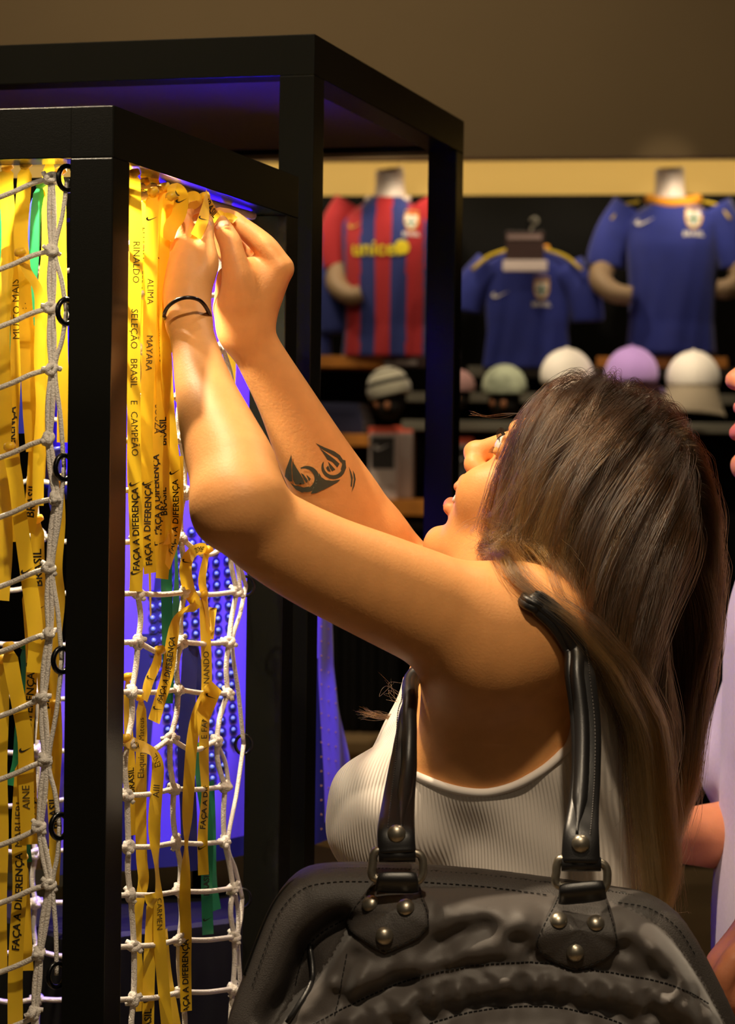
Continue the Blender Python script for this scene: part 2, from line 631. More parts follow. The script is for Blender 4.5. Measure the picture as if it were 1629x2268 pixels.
def head_sdf(sk, H, hax, g=1.0, open_mouth=True):
    """skull, jaw, cheeks, eyes, nose, lips and ears in a head frame"""
    hF, hU, hL = hax
    sk.ell(H(-0.008, 0.046), (0.093, 0.086, 0.070), hax, 0.01)
    sk.ell(H(0.030, -0.015), (0.064, 0.080, 0.057), hax, 0.02)
    sk.ell(H(0.052, -0.052), (0.042, 0.046, 0.042), hax, 0.02)                # mouth region
    for s in (1, -1):
        sk.cone(H(0.004, -0.060, s * .046), H(0.074, -0.100, s * .012), 0.016, 0.015, 0.022)   # jaw
        sk.ell(H(0.064, -0.022, s * .040), (0.026, 0.025, 0.020), hax, 0.018)  # smiling cheek
        sk.ell(H(0.074, 0.046, s * .024), (0.016, 0.010, 0.024), hax, 0.012)   # brow
        sk.ell(H(0.092, 0.026, s * .030), (0.016, 0.012, 0.015), hax, 0.010, 'cut')
        sk.ell(H(0.076, 0.025, s * .031), (0.0125, 0.0125, 0.0125), hax, 0.002)  # eye
        sk.cone(H(0.086, 0.0345, s * .022), H(0.080, 0.0345, s * .040), 0.0035, 0.0035, 0.003)   # upper lid
        sk.cone(H(0.086, 0.0165, s * .022), H(0.080, 0.0175, s * .040), 0.0032, 0.0032, 0.003)   # lower lid
        sk.ell(H(0.101, -0.019, s * .0125), (0.0125, 0.0095, 0.0085), hax, 0.006)  # nostril wing
        sk.ell(H(0.103, -0.026, s * .0075), (0.006, 0.004, 0.0035), hax, 0.002, 'cut')
        sk.ell(H(-0.006, 0.000, s * .071), (0.016, 0.028, 0.007), (hF, hU, hL), 0.005)   # ear
        sk.ell(H(-0.003, 0.002, s * .078), (0.009, 0.018, 0.004), (hF, hU, hL), 0.003, 'cut')
    sk.ell(H(0.080, -0.100), (0.020, 0.016, 0.020), hax, 0.014)               # chin
    sk.cone(H(0.088, 0.032), H(0.112, -0.010), 0.0080, 0.0100, 0.010)         # nose
    sk.ell(H(0.1155, -0.014), (0.0110, 0.0105, 0.0115), hax, 0.006)
    # parted lips with the teeth between them
    sk.cone(H(0.099, -0.043, .018), H(0.104, -0.041, 0), 0.0050, 0.0065, 0.006)
    sk.cone(H(0.099, -0.043, -.018), H(0.104, -0.041, 0), 0.0050, 0.0065, 0.006)
    sk.cone(H(0.094, -0.066, .016), H(0.100, -0.069, 0), 0.0060, 0.0078, 0.006)
    sk.cone(H(0.094, -0.066, -.016), H(0.100, -0.069, 0), 0.0060, 0.0078, 0.006)
    if open_mouth:
        sk.ell(H(0.104, -0.055), (0.016, 0.0058, 0.020), hax, 0.003, 'cut')
    sk.crease([H(0.100, -0.084, .02), H(0.098, -0.084, 0), H(0.100, -0.084, -.02)], 0.006, 0.003)
# ================================================================== room shell
WANG = math.radians(9)
wR = Vector((math.cos(WANG), -math.sin(WANG), 0))        # along the back wall, to the right
wN = Vector((-math.sin(WANG), -math.cos(WANG), 0))       # out of the wall, to the room
W0 = P(1170, 1000, 9.5)
W0.z = 0


def wp(px, py, off):
    """point seen at (px, py) on the plane that stands off metres in front of the back wall"""
    return onplane(px, py, W0 + wN * off, wN)


def wz(py, off, px=1170):
    return wp(px, py, off).z


def wbox(name, x0, x1, y0, y1, off, thick, m, parent=None, bevel=0.003):
    """box whose front face (off + thick from the wall) spans pixels x0..x1, y0..y1"""
    a, b = wp(x0, y1, off + thick), wp(x1, y0, off + thick)
    w, h = (b - a).dot(wR), b.z - a.z
    c = (a + b) / 2 - wN * (thick / 2)
    return box(name, c, wR, wN, Z, (w, thick, h), m, parent, bevel)


def struct(o):
    o['kind'] = 'structure'
    return o


m_floor = mat('pale stone floor', hexc(150, 126, 92), 0.35, noise=(3, 0.12))
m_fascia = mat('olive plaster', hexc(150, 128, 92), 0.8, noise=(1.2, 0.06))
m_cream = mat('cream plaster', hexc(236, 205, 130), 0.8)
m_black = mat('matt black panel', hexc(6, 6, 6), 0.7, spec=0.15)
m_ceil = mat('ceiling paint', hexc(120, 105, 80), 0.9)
m_wood = mat('honey wood shelf', hexc(190, 122, 45), 0.45, noise=(18, 0.15))
m_rail = mat('grey shelf edge', hexc(105, 102, 90), 0.4)
m_plinth = mat('tan laminate', hexc(205, 172, 122), 0.5, noise=(6, 0.05))

struct(box('floor', (0, 5, -0.05), X, Y, Z, (14, 16, 0.1), m_floor, bevel=0))
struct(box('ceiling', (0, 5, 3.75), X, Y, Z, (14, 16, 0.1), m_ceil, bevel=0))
zc = wz(437, 0.0)
struct(box('wall_back', W0 + wN * -0.06 + Z * 1.85, wR, wN, Z, (9, 0.12, 3.7), m_cream, bevel=0))
# black display wall below the lit cove
struct(box('trim_1', W0 + wN * 0.04 + Z * (zc / 2), wR, wN, Z, (9, 0.08, zc), m_black, bevel=0))
zf = wz(349, 0.75)
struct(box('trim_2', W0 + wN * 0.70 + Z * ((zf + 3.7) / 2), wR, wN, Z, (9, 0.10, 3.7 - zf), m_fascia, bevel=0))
# strip lamp hidden behind the fascia
area('cove_strip', W0 + wN * 0.30 + wR * 0.2 + Z * (zf + 0.10), W0 + wN * 0.06 + wR * 0.2 + Z * (zf - 0.12), 8, (1.0, 0.78, 0.45), 5.0, 0.05)

# spots hung just behind the fascia, over the shelves
for x in (-1.5, -0.85, -0.35, 0.15, 0.65):
    p_ = W0 + wN * 0.62 + wR * x + Z * (zf + 0.02)
    spot('shelf_spot', p_, p_ - wN * 0.42 - Z * 0.62, 7, WARM2, 105, 0.03, 0.6)

# added lamps that brighten the caps and the shelves
for px in (870, 1130, 1290, 1430, 1545):
    q_ = wp(px, 850, .7)
    spot('cap_fill', q_ + wN * 1.1 + Z * 1.35, q_, 60, WARM2, 17, 0.04, 0.7)

for px in (866, 1484):
    q_ = wp(px, 405, .36)
    spot('bust_fill', q_ + wN * 2.6 + Z * 0.06, q_, 26, WARM2, 7, 0.03, 0.8)  # added lamp, hung low to brighten the mannequin necks

# ================================================================== the two black display cages
PHI = math.radians(15.7)
e1 = Vector((math.sin(PHI), math.cos(PHI), 0))      # away from the camera
e2 = Vector((-math.cos(PHI), math.sin(PHI), 0))     # to the left
ePN = -e2                                           # out of a cage's side, to the woman
m_cage = mat('black lacquered steel', hexc(17, 17, 14), 0.22, spec=0.5, bump=(900, 0.05))
PS, BH = 0.0388, 0.0437
D0 = 2.09


def cage(name, label, corner, ztop, L1, L2, zbot=0.0):
    """frame of four posts and eight beams; corner = near corner facing the woman"""
    t = thing(name, label, 'display frame', (corner.x, corner.y, zbot))
    c0 = Vector((corner.x, corner.y, 0))
    for a in (0, 1):
        for b in (0, 1):
            c = c0 + e1 * (PS / 2 + a * (L1 - PS)) + e2 * (PS / 2 + b * (L2 - PS))
            box('post', c + Z * ((ztop - BH + zbot) / 2), e1, e2, Z, (PS, PS, ztop - BH - zbot), m_cage, t, 0.0012)
    for zz in (ztop - BH / 2, zbot + BH / 2 + 0.02):
        for b in (0, 1):
            c = c0 + e1 * (L1 / 2) + e2 * (PS / 2 + b * (L2 - PS))
            box('beam', c + Z * zz, e1, e2, Z, (L1 + 0.0004, PS + 0.0004, BH), m_cage, t, 0.0012)
        for a in (0, 1):
            c = c0 + e1 * (PS / 2 + a * (L1 - PS)) + e2 * (L2 / 2)
            box('beam', c + Z * zz, e1, e2, Z, (PS, L2, BH), m_cage, t, 0.0012)
    return t, c0


CA = P(247, 700, D0)
zA = P(248, 234, D0).z
LA = 0.2315 * D0 + PS
cage_a, cA = cage('net_cage', 'black square-tube cage with rope nets on its sides, ribbons tied inside', CA, zA, LA, 0.62)
DB = 1.27 * D0
CB = P(692, 500, DB)
zB = P(693, 76, DB).z
LB = 0.243 * DB + PS
cage_b, cB = cage('jersey_cage', 'taller black square-tube cage around the blue-lit jersey', CB, zB, LB, 0.95)
m_panel = mat('brown gloss panel', hexc(120, 100, 72), 0.5)
tp = box('top_panel', cB + e1 * (LB / 2) + e2 * 0.475 + Z * (zB - BH + 0.012), e1, e2, Z, (LB - 2 * PS - 0.002, 0.95 - 2 * PS - 0.002, 0.01), m_panel, cage_b, 0)
# ================================================================== rope nets
m_rope = mat('white braided rope', hexc(238, 230, 220), 0.55, sheen=0.3, bump=(700, 0.8))
m_ring = mat('black plastic hook', hexc(10, 10, 12), 0.25)
rng = random.Random(5)
pR0 = cA + ePN * 0 + e2 * (PS * 0.55)      # plane of the side net, just behind the outer face
pF0 = cA + e1 * (PS * 0.45)                # plane of the front net


def sideP(px, py, inn=0.0):
    return onplane(px, py, pR0 + e2 * inn, ePN)


def frontP(px, py, inn=0.0):
    return onplane(px, py, pF0 + e1 * inn, e1)


def knot_mesh():
    """a small overhand knot: three rope loops pulled tight"""
    gs = []
    for k, (ax, ay, az, ph) in enumerate(((1, 0.55, 0.5, 0), (0.55, 1, 0.6, 1.2), (0.75, 0.75, 0.8, 2.5))):
        u = np.linspace(0, 2 * math.pi, 14, endpoint=False)
        r = 0.0044
        c = np.stack([r * ax * np.cos(u), r * ay * np.sin(u + ph), r * az * np.sin(u)], 1)
        gs.append(tube_geo(c, 0.0027, 6, False, True))
    gs.append(tube_geo([(-0.007, 0.001, 0.005), (-0.002, 0, 0.002), (0.004, 0.001, -0.003), (0.0065, -0.001, -0.0055)], [0.0022, 0.0026, 0.0026, 0.0022], 6))
    v, f = join_geo(gs)
    me = bpy.data.meshes.new('knot')
    me.from_pydata([tuple(q) for q in v], [], f)
    me.materials.append(m_rope)
    me.polygons.foreach_set('use_smooth', np.ones(len(me.polygons), dtype=bool))
    return me


KN = knot_mesh()


def put_knot(net, p, s=1.0):
    q = Quaternion((rng.uniform(-1, 1), rng.uniform(-1, 1), rng.uniform(-1, 1)), rng.uniform(0, 3)).to_matrix().to_4x4()
    share('knot', KN, net, Matrix.Translation(p) @ q @ Matrix.Scale(s, 4))


def cord(net, pts, r=0.0026, n=None):
    pts = [Vector(p) for p in pts]
    path = spline(pts, n or (len(pts) * 6))
    return tube('cord', path, r, m_rope, net, 8)


def ring(net, c, ax, r=0.0085, t=0.0017):
    u = np.linspace(0, 2 * math.pi, 20, endpoint=False)
    ax = Vector(ax).normalized()
    a = Z.cross(ax).normalized()
    path = [c + a * (r * math.cos(q)) + Z * (r * 1.15 * math.sin(q)) for q in u]
    return tube('hook', path, t, m_ring, net, 7, closed=True)


# ---- side net (behind the woman's hands)
net_s = thing('rope_net', 'white rope net on the side of the cage where the woman ties her ribbon', 'net', (pR0.x, pR0.y, 0.6), 'rope nets of the cage')
colA = [(300, 430), (297, 545), (300, 655), (302, 770), (300, 880), (302, 975), (300, 1085), (303, 1200), (305, 1314), (306, 1422), (292, 1532), (282, 1642), (282, 1762), (285, 1876), (289, 1982), (297, 2096), (296, 2213), (300, 2330)]
colB = [(395, 425), (398, 545), (402, 655), (398, 770), (400, 880), (400, 972), (409, 1090), (402, 1193), (409, 1312), (402, 1422), (395, 1527), (377, 1635), (385, 1747), (390, 1866), (397, 1974), (397, 2081), (402, 2197), (405, 2320)]
colC = [(470, 455), (482, 545), (490, 652), (492, 768), (516, 882), (505, 985), (500, 1095), (508, 1206), (525, 1310), (507, 1422), (505, 1536), (480, 1640), (499, 1742), (497, 1864), (517, 1967), (519, 2075), (516, 2190), (512, 2310)]
S = lambda q, i=0.0: sideP(q[0], q[1], i)
for colm in (colA, colB, colC):
    for a, b in zip(colm[:-1], colm[1:]):
        mid = ((a[0] + b[0]) / 2 + rng.uniform(-7, 7), (a[1] + b[1]) / 2)
        cord(net_s, [S(a), S(mid), S(b)])
for colm, s in ((colA, 1.0), (colB, 1.0), (colC, 1.05)):
    for a in colm[1:]:
        put_knot(net_s, S(a, -0.001), s)
for k in range(1, 18):
    a, b, c = colA[k], colB[k], colC[k]
    sag = {9: 22, 11: 26, 7: 0}.get(k, 4)
    sag2 = {7: 30, 11: 24, 8: 6}.get(k, 4)
    cord(net_s, [S((258 - (k - 8) * 1.2, a[1] + 2)), S(a)], n=6)
    cord(net_s, [S(a), S(((a[0] + b[0]) / 2, (a[1] + b[1]) / 2 + sag)), S(b)])
    cord(net_s, [S(b), S(((b[0] + c[0]) / 2, (b[1] + c[1]) / 2 + sag2)), S(c)])
# lacing along the far post: doubled cords between the border knots and the hooks
hk = [(549, 1062), (545, 1298), (540, 1649), (537, 1990), (535, 2260)]
for a, b in zip(hk[:-1], hk[1:]):
    ka = min(range(18), key=lambda i: abs(colC[i][1] - (a[1] + b[1]) / 2))
    q = colC[ka]
    cord(net_s, [S(a), S(((a[0] + q[0]) / 2 + 6, (a[1] + q[1]) / 2)), S((q[0] + 8, q[1] + 4)), S(((b[0] + q[0]) / 2 + 5, (b[1] + q[1]) / 2)), S(b)], 0.0022)
for h in hk:
    ring(net_s, S(h), e2 * 0.4 + e1 * 0.9)
for k in (8, 12, 15):
    a, b = colC[k - 1], colC[k]
    cord(net_s, [S((a[0] + 4, a[1] + 12)), S(((a[0] + b[0]) / 2 + 10, (a[1] + b[1]) / 2)), S((b[0] + 8, b[1] - 2))], 0.0022)
# thick head rope at the top of the side net
cord(net_s, [S((262, 432)), S((300, 436)), S((350, 428)), S((400, 424)), S((470, 452)), S((560, 478))], 0.0042)
cord(net_s, [S((262, 416)), S((330, 412)), S((400, 417)), S((455, 440))], 0.0030)

# ---- front net (turned away from the lamp)
net_f = thing('rope_net', 'shaded rope net across the front of the cage facing the camera', 'net', (pF0.x, pF0.y, 0.6), 'rope nets of the cage')
fc = [(112, 395), (114, 555), (112, 682), (114, 817), (106, 972), (123, 1104), (108, 1258), (108, 1403), (93, 1545), (100, 1685), (86, 1831), (109, 1959), (86, 2112), (75, 2243), (80, 2380)]
Fp = lambda q, i=0.0: frontP(q[0], q[1], i)
for a, b in zip(fc[:-1], fc[1:]):
    cord(net_f, [Fp(a), Fp(((a[0] + b[0]) / 2 - 4, (a[1] + b[1]) / 2)), Fp(b)], 0.0022)
    cord(net_f, [Fp((a[0] + 4, a[1] + 3)), Fp(((a[0] + b[0]) / 2 + 7, (a[1] + b[1]) / 2)), Fp((b[0] + 5, b[1] - 4))], 0.0022)
for i, a in enumerate(fc):
    put_knot(net_f, Fp(a, -0.001), 0.98)
    cord(net_f, [Fp((-150, a[1] + 62)), Fp((-40, a[1] + 52)), Fp((20, a[1] + 34)), Fp((70, a[1] + 12)), Fp(a)], 0.0024)
    if i:
        put_knot(net_f, Fp((-42, a[1] + 52), -0.001), 0.98)
for x in (-40,):
    cord(net_f, [Fp((x + rng.uniform(-5, 5), 380 + 140 * k)) for k in range(15)], 0.0024)
fh = [(149, 395), (147, 690), (142, 1035), (137, 1462), (132, 1830), (126, 2160)]
for a, b in zip(fh[:-1], fh[1:]):
    q = min(fc, key=lambda t: abs(t[1] - (a[1] + b[1]) / 2))
    cord(net_f, [Fp(a), Fp(((a[0] + q[0]) / 2 + 7, (a[1] + q[1]) / 2)), Fp((q[0] + 8, q[1])), Fp(((b[0] + q[0]) / 2 + 6, (b[1] + q[1]) / 2)), Fp(b)], 0.0020)
for h in fh:
    ring(net_f, Fp(h), e1 * 0.5 + e2 * 0.8, 0.009, 0.0024)

# ---- rear net, seen through the front opening
net_b = thing('rope_net', 'bright rope net hanging across the back of the cage behind the ribbons', 'net', (cA.x - 0.2, cA.y + 0.5, 0.6), 'rope nets of the cage')
pB0 = cA + e1 * (LA - PS * 0.8)
Bp = lambda q: onplane(q[0], q[1], pB0, e1)
rows = [430, 470, 590, 700, 815, 930, 1070, 1190, 1305, 1425, 1545, 1660, 1772, 1885, 1992, 2110, 2215, 2330]
cols = [-25, 78, 182]
nd = {}
for i, y in enumerate(rows):
    for j, x in enumerate(cols):
        nd[i, j] = (x + rng.uniform(-9, 9), y + rng.uniform(-8, 8))
        if i > 1:
            put_knot(net_b, Bp(nd[i, j]), 1.15)
for i in range(len(rows)):
    q = [nd[i, j] for j in range(3)]
    for a, b in zip(q[:-1], q[1:]):
        cord(net_b, [Bp(a), Bp(((a[0] + b[0]) / 2, (a[1] + b[1]) / 2 + rng.uniform(-3, 10))), Bp(b)], 0.0042 if i < 2 else 0.0027)
for j in range(3):
    for i in range(1, len(rows) - 1):
        a, b = nd[i, j], nd[i + 1, j]
        cord(net_b, [Bp(a), Bp(((a[0] + b[0]) / 2 + rng.uniform(-8, 8), (a[1] + b[1]) / 2)), Bp(b)], 0.0027)

# ================================================================== ribbons
m_yel = mat('yellow satin ribbon', hexc(246, 204, 44), 0.42, sheen=0.2)
m_grn = mat('green satin ribbon', hexc(40, 140, 88), 0.42, sheen=0.2)
m_blu = mat('blue satin ribbon', hexc(50, 62, 200), 0.42, sheen=0.2)
m_nvy = mat('navy satin ribbon', hexc(34, 40, 120), 0.42, sheen=0.2)
m_ink = mat('black print', hexc(28, 22, 8), 0.7)
m_pen = mat('grey felt pen', hexc(70, 58, 22), 0.7)
for mm in (m_yel, m_grn, m_blu, m_nvy):
    # thin satin lets some of the lamp through
    nt = mm.node_tree
    b = nt.nodes['Principled BSDF']
    tr = nt.nodes.new('ShaderNodeBsdfTranslucent')
    tr.inputs[0].default_value = b.inputs['Base Color'].default_value
    mx = nt.nodes.new('ShaderNodeMixShader')
    mx.inputs[0].default_value = 0.30
    nt.links.new(b.outputs[0], mx.inputs[1])
    nt.links.new(tr.outputs[0], mx.inputs[2])
    nt.links.new(mx.outputs[0], nt.nodes['Material Output'].inputs[0])


def ribbon(label, pts, face='S', m=None, w=0.0118, inn=0.012, tw=None, texts=(), fold=None, seed=0, bow=True, group='satin ribbons tied to the cage'):
    """strip of satin; pts = pixels down its centre (px, py[, extra depth]); tw = turn of the band at each point, radians (0 = facing the camera)
    texts = (fraction of length, text or None for a tick, size, kind, direction)"""
    fn = {'S': sideP, 'F': frontP, 'D': lambda x, y, i=0: P(x, y, i), 'B': lambda x, y, i=0: onplane(x, y, pB0 - e1 * (0.02 + i), e1)}[face]
    P3 = [fn(q[0], q[1], q[2] if face == 'D' else inn + (q[2] if len(q) > 2 else 0)) for q in pts]
    n = max(24, int(sum((a - b).length for a, b in zip(P3[:-1], P3[1:])) / 0.006))
    c = spline(P3, n)
    r = random.Random(seed + len(pts) * 7)
    if tw is None:
        tw = [r.uniform(-0.55, 0.55) for _ in range(5)]
    tt = spline([(x,) for x in tw], n)[:, 0] if len(tw) > 2 else np.linspace(tw[0], tw[-1], n)
    tg = np.gradient(c, axis=0)
    tg /= np.linalg.norm(tg, axis=1)[:, None]
    view = c - np.array(EYE)
    view /= np.linalg.norm(view, axis=1)[:, None]
    nrm0 = np.array(e1 * 0.8 + e2 * 0.45)[None, :] if face in 'SD' else np.array(e1)[None, :]
    side0 = np.cross(tg, np.repeat(nrm0, n, 0))
    side0 /= np.linalg.norm(side0, axis=1)[:, None]
    nrm = np.cross(side0, tg)
    side = side0 * np.cos(tt)[:, None] + nrm * np.sin(tt)[:, None]
    up = np.cross(side, tg)
    wd_ = np.full(n, w)
    if bow:
        wd_[0] *= 0.35
        wd_[1] *= 0.65
    cup = 0.0007 * np.sin(np.linspace(0, 9, n))
    V = np.concatenate([c - side * (wd_ / 2)[:, None], c + up * cup[:, None], c + side * (wd_ / 2)[:, None]], 0)
    F = []
    for i in range(n - 1):
        F.append((i, i + 1, n + i + 1, n + i))
        F.append((n + i, n + i + 1, 2 * n + i + 1, 2 * n + i))
    o = me_obj('ribbon', V, F, m or m_yel, smooth=True)
    tag(o, label, 'ribbon', group)
    if bow:
        k = me_obj('knot', *tube_geo([c[0] + np.array(e2) * 0.004, c[0], c[0] - np.array(e2) * 0.005 + np.array(Z) * 0.002], [0.003, 0.0045, 0.003], 7), m or m_yel, o, smooth=True)
    # lettering printed or written on the band
    s = np.concatenate([[0], np.cumsum(np.linalg.norm(np.diff(c, axis=0), axis=1))])
    for fr, txt, size, kind, dirn in texts:
        v, f = tick_geo(size) if txt is None else text_geo(txt, size, 0.022 if kind == 'print' else 0.0)
        if txt is None:
            v = v[:, ::-1] * np.array([-1, 1]) if dirn == 0 else v
        if len(v) == 0:
            continue
        su = np.clip(s[-1] * fr + v[:, 0] * (dirn or 1), 0.001, s[-1] - 0.001)
        vv = np.clip(v[:, 1] * (dirn or 1), -w * 0.47, w * 0.47)
        idx = np.interp(su, s, np.arange(n))
        lerp = lambda A: np.stack([np.interp(idx, np.arange(n), A[:, q]) for q in range(3)], 1)
        cc, sd, uu = lerp(c + up * cup[:, None]), lerp(side), lerp(up)
        flip = np.sign(np.einsum('ij,ij->i', uu, -lerp(view)))
        pos = cc - sd * vv[:, None] * flip[:, None] + uu * (flip * 0.0006)[:, None]
        # follow the shallow cup of the band
        pos -= uu * (np.interp(idx, np.arange(n), cup) * np.abs(vv) / (w / 2))[:, None]
        me_obj('lettering', pos, f, m_ink if kind == 'print' else m_pen, o)
    return o


FA, BR = 'FAÇA A DIFERENÇA', 'BRASIL'
Pn, Wr = 'print', 'pen'
# ---- the thick bunch on the side net, from the post outwards
ribbon('narrow edge-on yellow ribbon of the bunch pressed against the front post', [(288, 400), (289, 520), (286, 640), (288, 800), (288, 1000), (291, 1120), (290, 1200)], inn=0.014, tw=[1.0, 1.2, 1.1, 0.9, 1.2])
ribbon('yellow ribbon handwritten SELEÇÃO BRASIL E CAMPEÃO along its length', [(296, 385), (298, 440), (302, 560), (297, 700), (296, 850), (298, 1000), (300, 1120), (303, 1235), (301, 1310)], inn=-0.012, tw=[0.2, -0.1, 0.1, -0.1, 0.05, 0, 0.15],
       texts=[(0.21, 'RINALDO', 0.0085, Wr, 1), (0.37, 'SELEÇÃO', 0.0085, Wr, 1), (0.475, 'BRASIL', 0.0085, Wr, 1), (0.545, 'E', 0.0085, Wr, 1), (0.62, 'CAMPEÃO', 0.0085, Wr, 1), (0.74, None, 0.011, Pn, 0), (0.85, FA, 0.0082, Pn, -1), (0.955, None, 0.011, Pn, 0)], seed=1)
ribbon('yellow ribbon handwritten EU SOU FERA leaning behind its neighbours', [(324, 440), (315, 520), (308, 640), (312, 760), (318, 900), (322, 1030), (330, 1200), (334, 1365)], inn=0.004, tw=[0.3, 0.1, 0.2, -0.3, 0.6, 1.1, 1.3], texts=[(0.11, 'EU SOU', 0.0085, Wr, 1), (0.20, 'FERA', 0.0085, Wr, 1), (0.58, None, 0.011, Pn, 0)], seed=2)
ribbon('yellow ribbon with a tick near its knot, centre of the bunch', [(338, 425), (336, 500), (333, 620), (331, 760), (326, 880), (324, 980), (329, 1100), (327, 1190), (333, 1270)], inn=-0.014, tw=[0.1, 0, -0.2, 0.15, 0.0, -0.2, 0.2],
       texts=[(0.07, None, 0.011, Pn, 0), (0.26, 'ALIMA', 0.008, Wr, 1), (0.42, 'MAYARA', 0.008, Wr, 1), (0.76, None, 0.011, Pn, 0), (0.87, FA, 0.0082, Pn, -1)], seed=3)
ribbon('yellow ribbon of the bunch whose lower end folds at an angle', [(352, 420), (350, 520), (346, 660), (349, 800), (349, 930), (346, 1060), (352, 1180), (346, 1262)], inn=-0.010, tw=[-0.1, 0.4, -0.1, 0.1, -0.4, 0.1, 0.3], texts=[(0.3, 'ADJ MARI', 0.008, Wr, 1), (0.6, 'SOUZA', 0.008, Wr, 1), (0.80, FA, 0.0082, Pn, -1), (0.93, None, 0.011, Pn, 0)], seed=4)
ribbon('yellow ribbon of the bunch reaching lowest, beside the green tail', [(364, 415), (362, 520), (358, 680), (360, 840), (362, 970), (362, 1090), (366, 1190), (359, 1282)], inn=-0.015, tw=[0.0, -0.3, 0.1, -0.1, 0.2, -0.1, 0.1], texts=[(0.22, 'JOVANE', 0.008, Wr, 1), (0.4, 'VINICIUS', 0.008, Wr, 1), (0.62, BR, 0.0085, Pn, -1), (0.8, BR, 0.0085, Pn, -1)], seed=5)
ribbon('yellow ribbon of the bunch with the dark FAÇA A DIFERENÇA print', [(345, 430), (342, 600), (338, 760), (342, 950), (345, 1080), (341, 1160), (337, 1250)], inn=-0.006, tw=[0.5, 0.1, -0.5, 0.2, 0.1, 0.0, 0.3], texts=[(0.8, FA, 0.0082, Pn, -1)], seed=11)
ribbon('wide bright yellow ribbon draped against the wrist of the nearer hand', [(378, 420), (368, 500), (363, 620), (366, 740), (372, 860), (382, 980), (390, 1100), (387, 1180), (371, 1255)], inn=-0.020, tw=[0.2, 0.5, 0.6, 0.3, 0.5, 0.1, 0.2, 0.9], texts=[(0.74, None, 0.011, Pn, 0), (0.86, FA, 0.0078, Pn, -1)], seed=6)
ribbon('yellow ribbon crossing low over the green tail to a pointed tip', [(392, 1010), (393, 1110), (388, 1170), (375, 1190), (368, 1195)], inn=-0.019, tw=[0, 0.2, 0.3, 0.9], seed=16, bow=False)
ribbon('short yellow ribbon loop looped over the head rope by the post', [(318, 405), (330, 388), (340, 402), (336, 425), (318, 420), (296, 418)], inn=0.0, tw=[0.1, 0.3, 0, -0.2], texts=[(0.75, 'DIFERENÇA', 0.007, Pn, 1)], w=0.012, seed=7)
ribbon('overexposed yellow bow above the back of the nearer hand', [(378, 436, 2.205), (390, 420, 2.205), (402, 436, 2.208), (396, 476, 2.212), (380, 500, 2.212), (369, 530, 2.210)], 'D', tw=[0.4, 0.1, -0.2, 0.1], w=0.013, texts=[(0.35, None, 0.011, Pn, 0)], seed=8)
ribbon('yellow bow tail looping over the fingertip of the nearer hand', [(396, 458, 2.246), (414, 440, 2.256), (432, 434, 2.262), (441, 446, 2.264), (428, 456, 2.262), (404, 460, 2.250)], 'D', tw=[0.4, 0.0, 0.8, 0.2], w=0.009, seed=9, bow=False)
ribbon('yellow ribbon printed BRASIL being tied between the two hands', [(452, 436, 2.270), (461, 452, 2.278), (471, 470, 2.288), (482, 486, 2.298)], 'D', tw=[-0.1, 0.1], w=0.0095, texts=[(0.45, BR, 0.0090, Pn, 1)], seed=10)
ribbon('loose end of the ribbon being tied, hanging over the thumb with a tick', [(459, 428, 2.262), (457, 455, 2.250), (449, 490, 2.236), (434, 524, 2.224)], 'D', tw=[1.2, 0.7, 0.1, 0.0], w=0.0105, texts=[(0.62, None, 0.011, Pn, 0)], seed=12, bow=False)
ribbon('tip of yellow ribbon pinched between thumb and forefinger', [(480, 470, 2.325), (495, 480, 2.322), (508, 481, 2.320), (522, 488, 2.318)], 'D', tw=[0.2, -0.2, 0.3], w=0.008, seed=13, bow=False)
ribbon('flat yellow ribbon hanging behind the farther fingertip from the beam', [(504, 440), (504, 470), (503, 520), (508, 640), (512, 780), (510, 870), (500, 1010), (496, 1160), (493, 1212)], inn=0.035, tw=[0.1, 0, 0.2, 0.5, 0.2], seed=14)
ribbon('dark green ribbon hanging below the yellow bunch', [(372, 1080), (370, 1180), (369, 1280), (371, 1400), (373, 1480), (371, 1558)], inn=0.004, m=m_grn, w=0.0105, tw=[0.3, 0.1, 0.0, -0.1, 0.1], seed=15)
ribbon('second green tail edge-on beside the wider green one', [(384, 1150), (391, 1260), (389, 1380), (388, 1450)], inn=0.012, m=m_grn, w=0.010, tw=[0.8, 1.1, 0.4, 0.2], bow=False, seed=17)
# ---- single ribbons lower on the side net
ribbon('yellow ribbon knotted on a sagging cord with BRASIL at the bend', [(460, 1218), (440, 1216), (420, 1232), (411, 1262), (420, 1310), (434, 1338), (412, 1350), (392, 1375), (381, 1420), (372, 1490), (352, 1560), (341, 1598)], inn=-0.006, tw=[0.2, 0.3, 0.1, 0.0, 0.2, 1.0, 0.4, 0.1, 0.2, 0.1], texts=[(0.09, 'BRASIL', 0.008, Pn, 1), (0.22, None, 0.010, Pn, 0), (0.80, FA, 0.0075, Pn, -1), (0.95, None, 0.010, Pn, 0)], seed=18)
ribbon('narrow yellow tail twisting down from the sagging cord', [(459, 1222), (448, 1280), (452, 1312), (458, 1350), (464, 1400), (472, 1345), (465, 1415)], inn=-0.004, w=0.008, tw=[0.7, 0.1, 0.9, 0.5, 0.2], seed=19, bow=False)
ribbon('yellow ribbon handwritten FERNANDO E FAMILIA in front of the studs', [(448, 1316), (453, 1380), (457, 1440), (458, 1520), (453, 1600), (452, 1680), (455, 1760), (449, 1850), (451, 1938)], inn=-0.002, w=0.0105, tw=[0.8, 0.4, 0.1, 0.1, 0.2, 0.3, 0.6, 0.2, 0], texts=[(0.29, 'FERNANDO', 0.0085, Wr, -1), (0.45, 'E FAMILIA', 0.0085, Wr, -1), (0.55, None, 0.010, Pn, 0), (0.76, 'FAÇA A DIF', 0.0082, Pn, -1), (0.9, None, 0.011, Pn, 0)], seed=20)
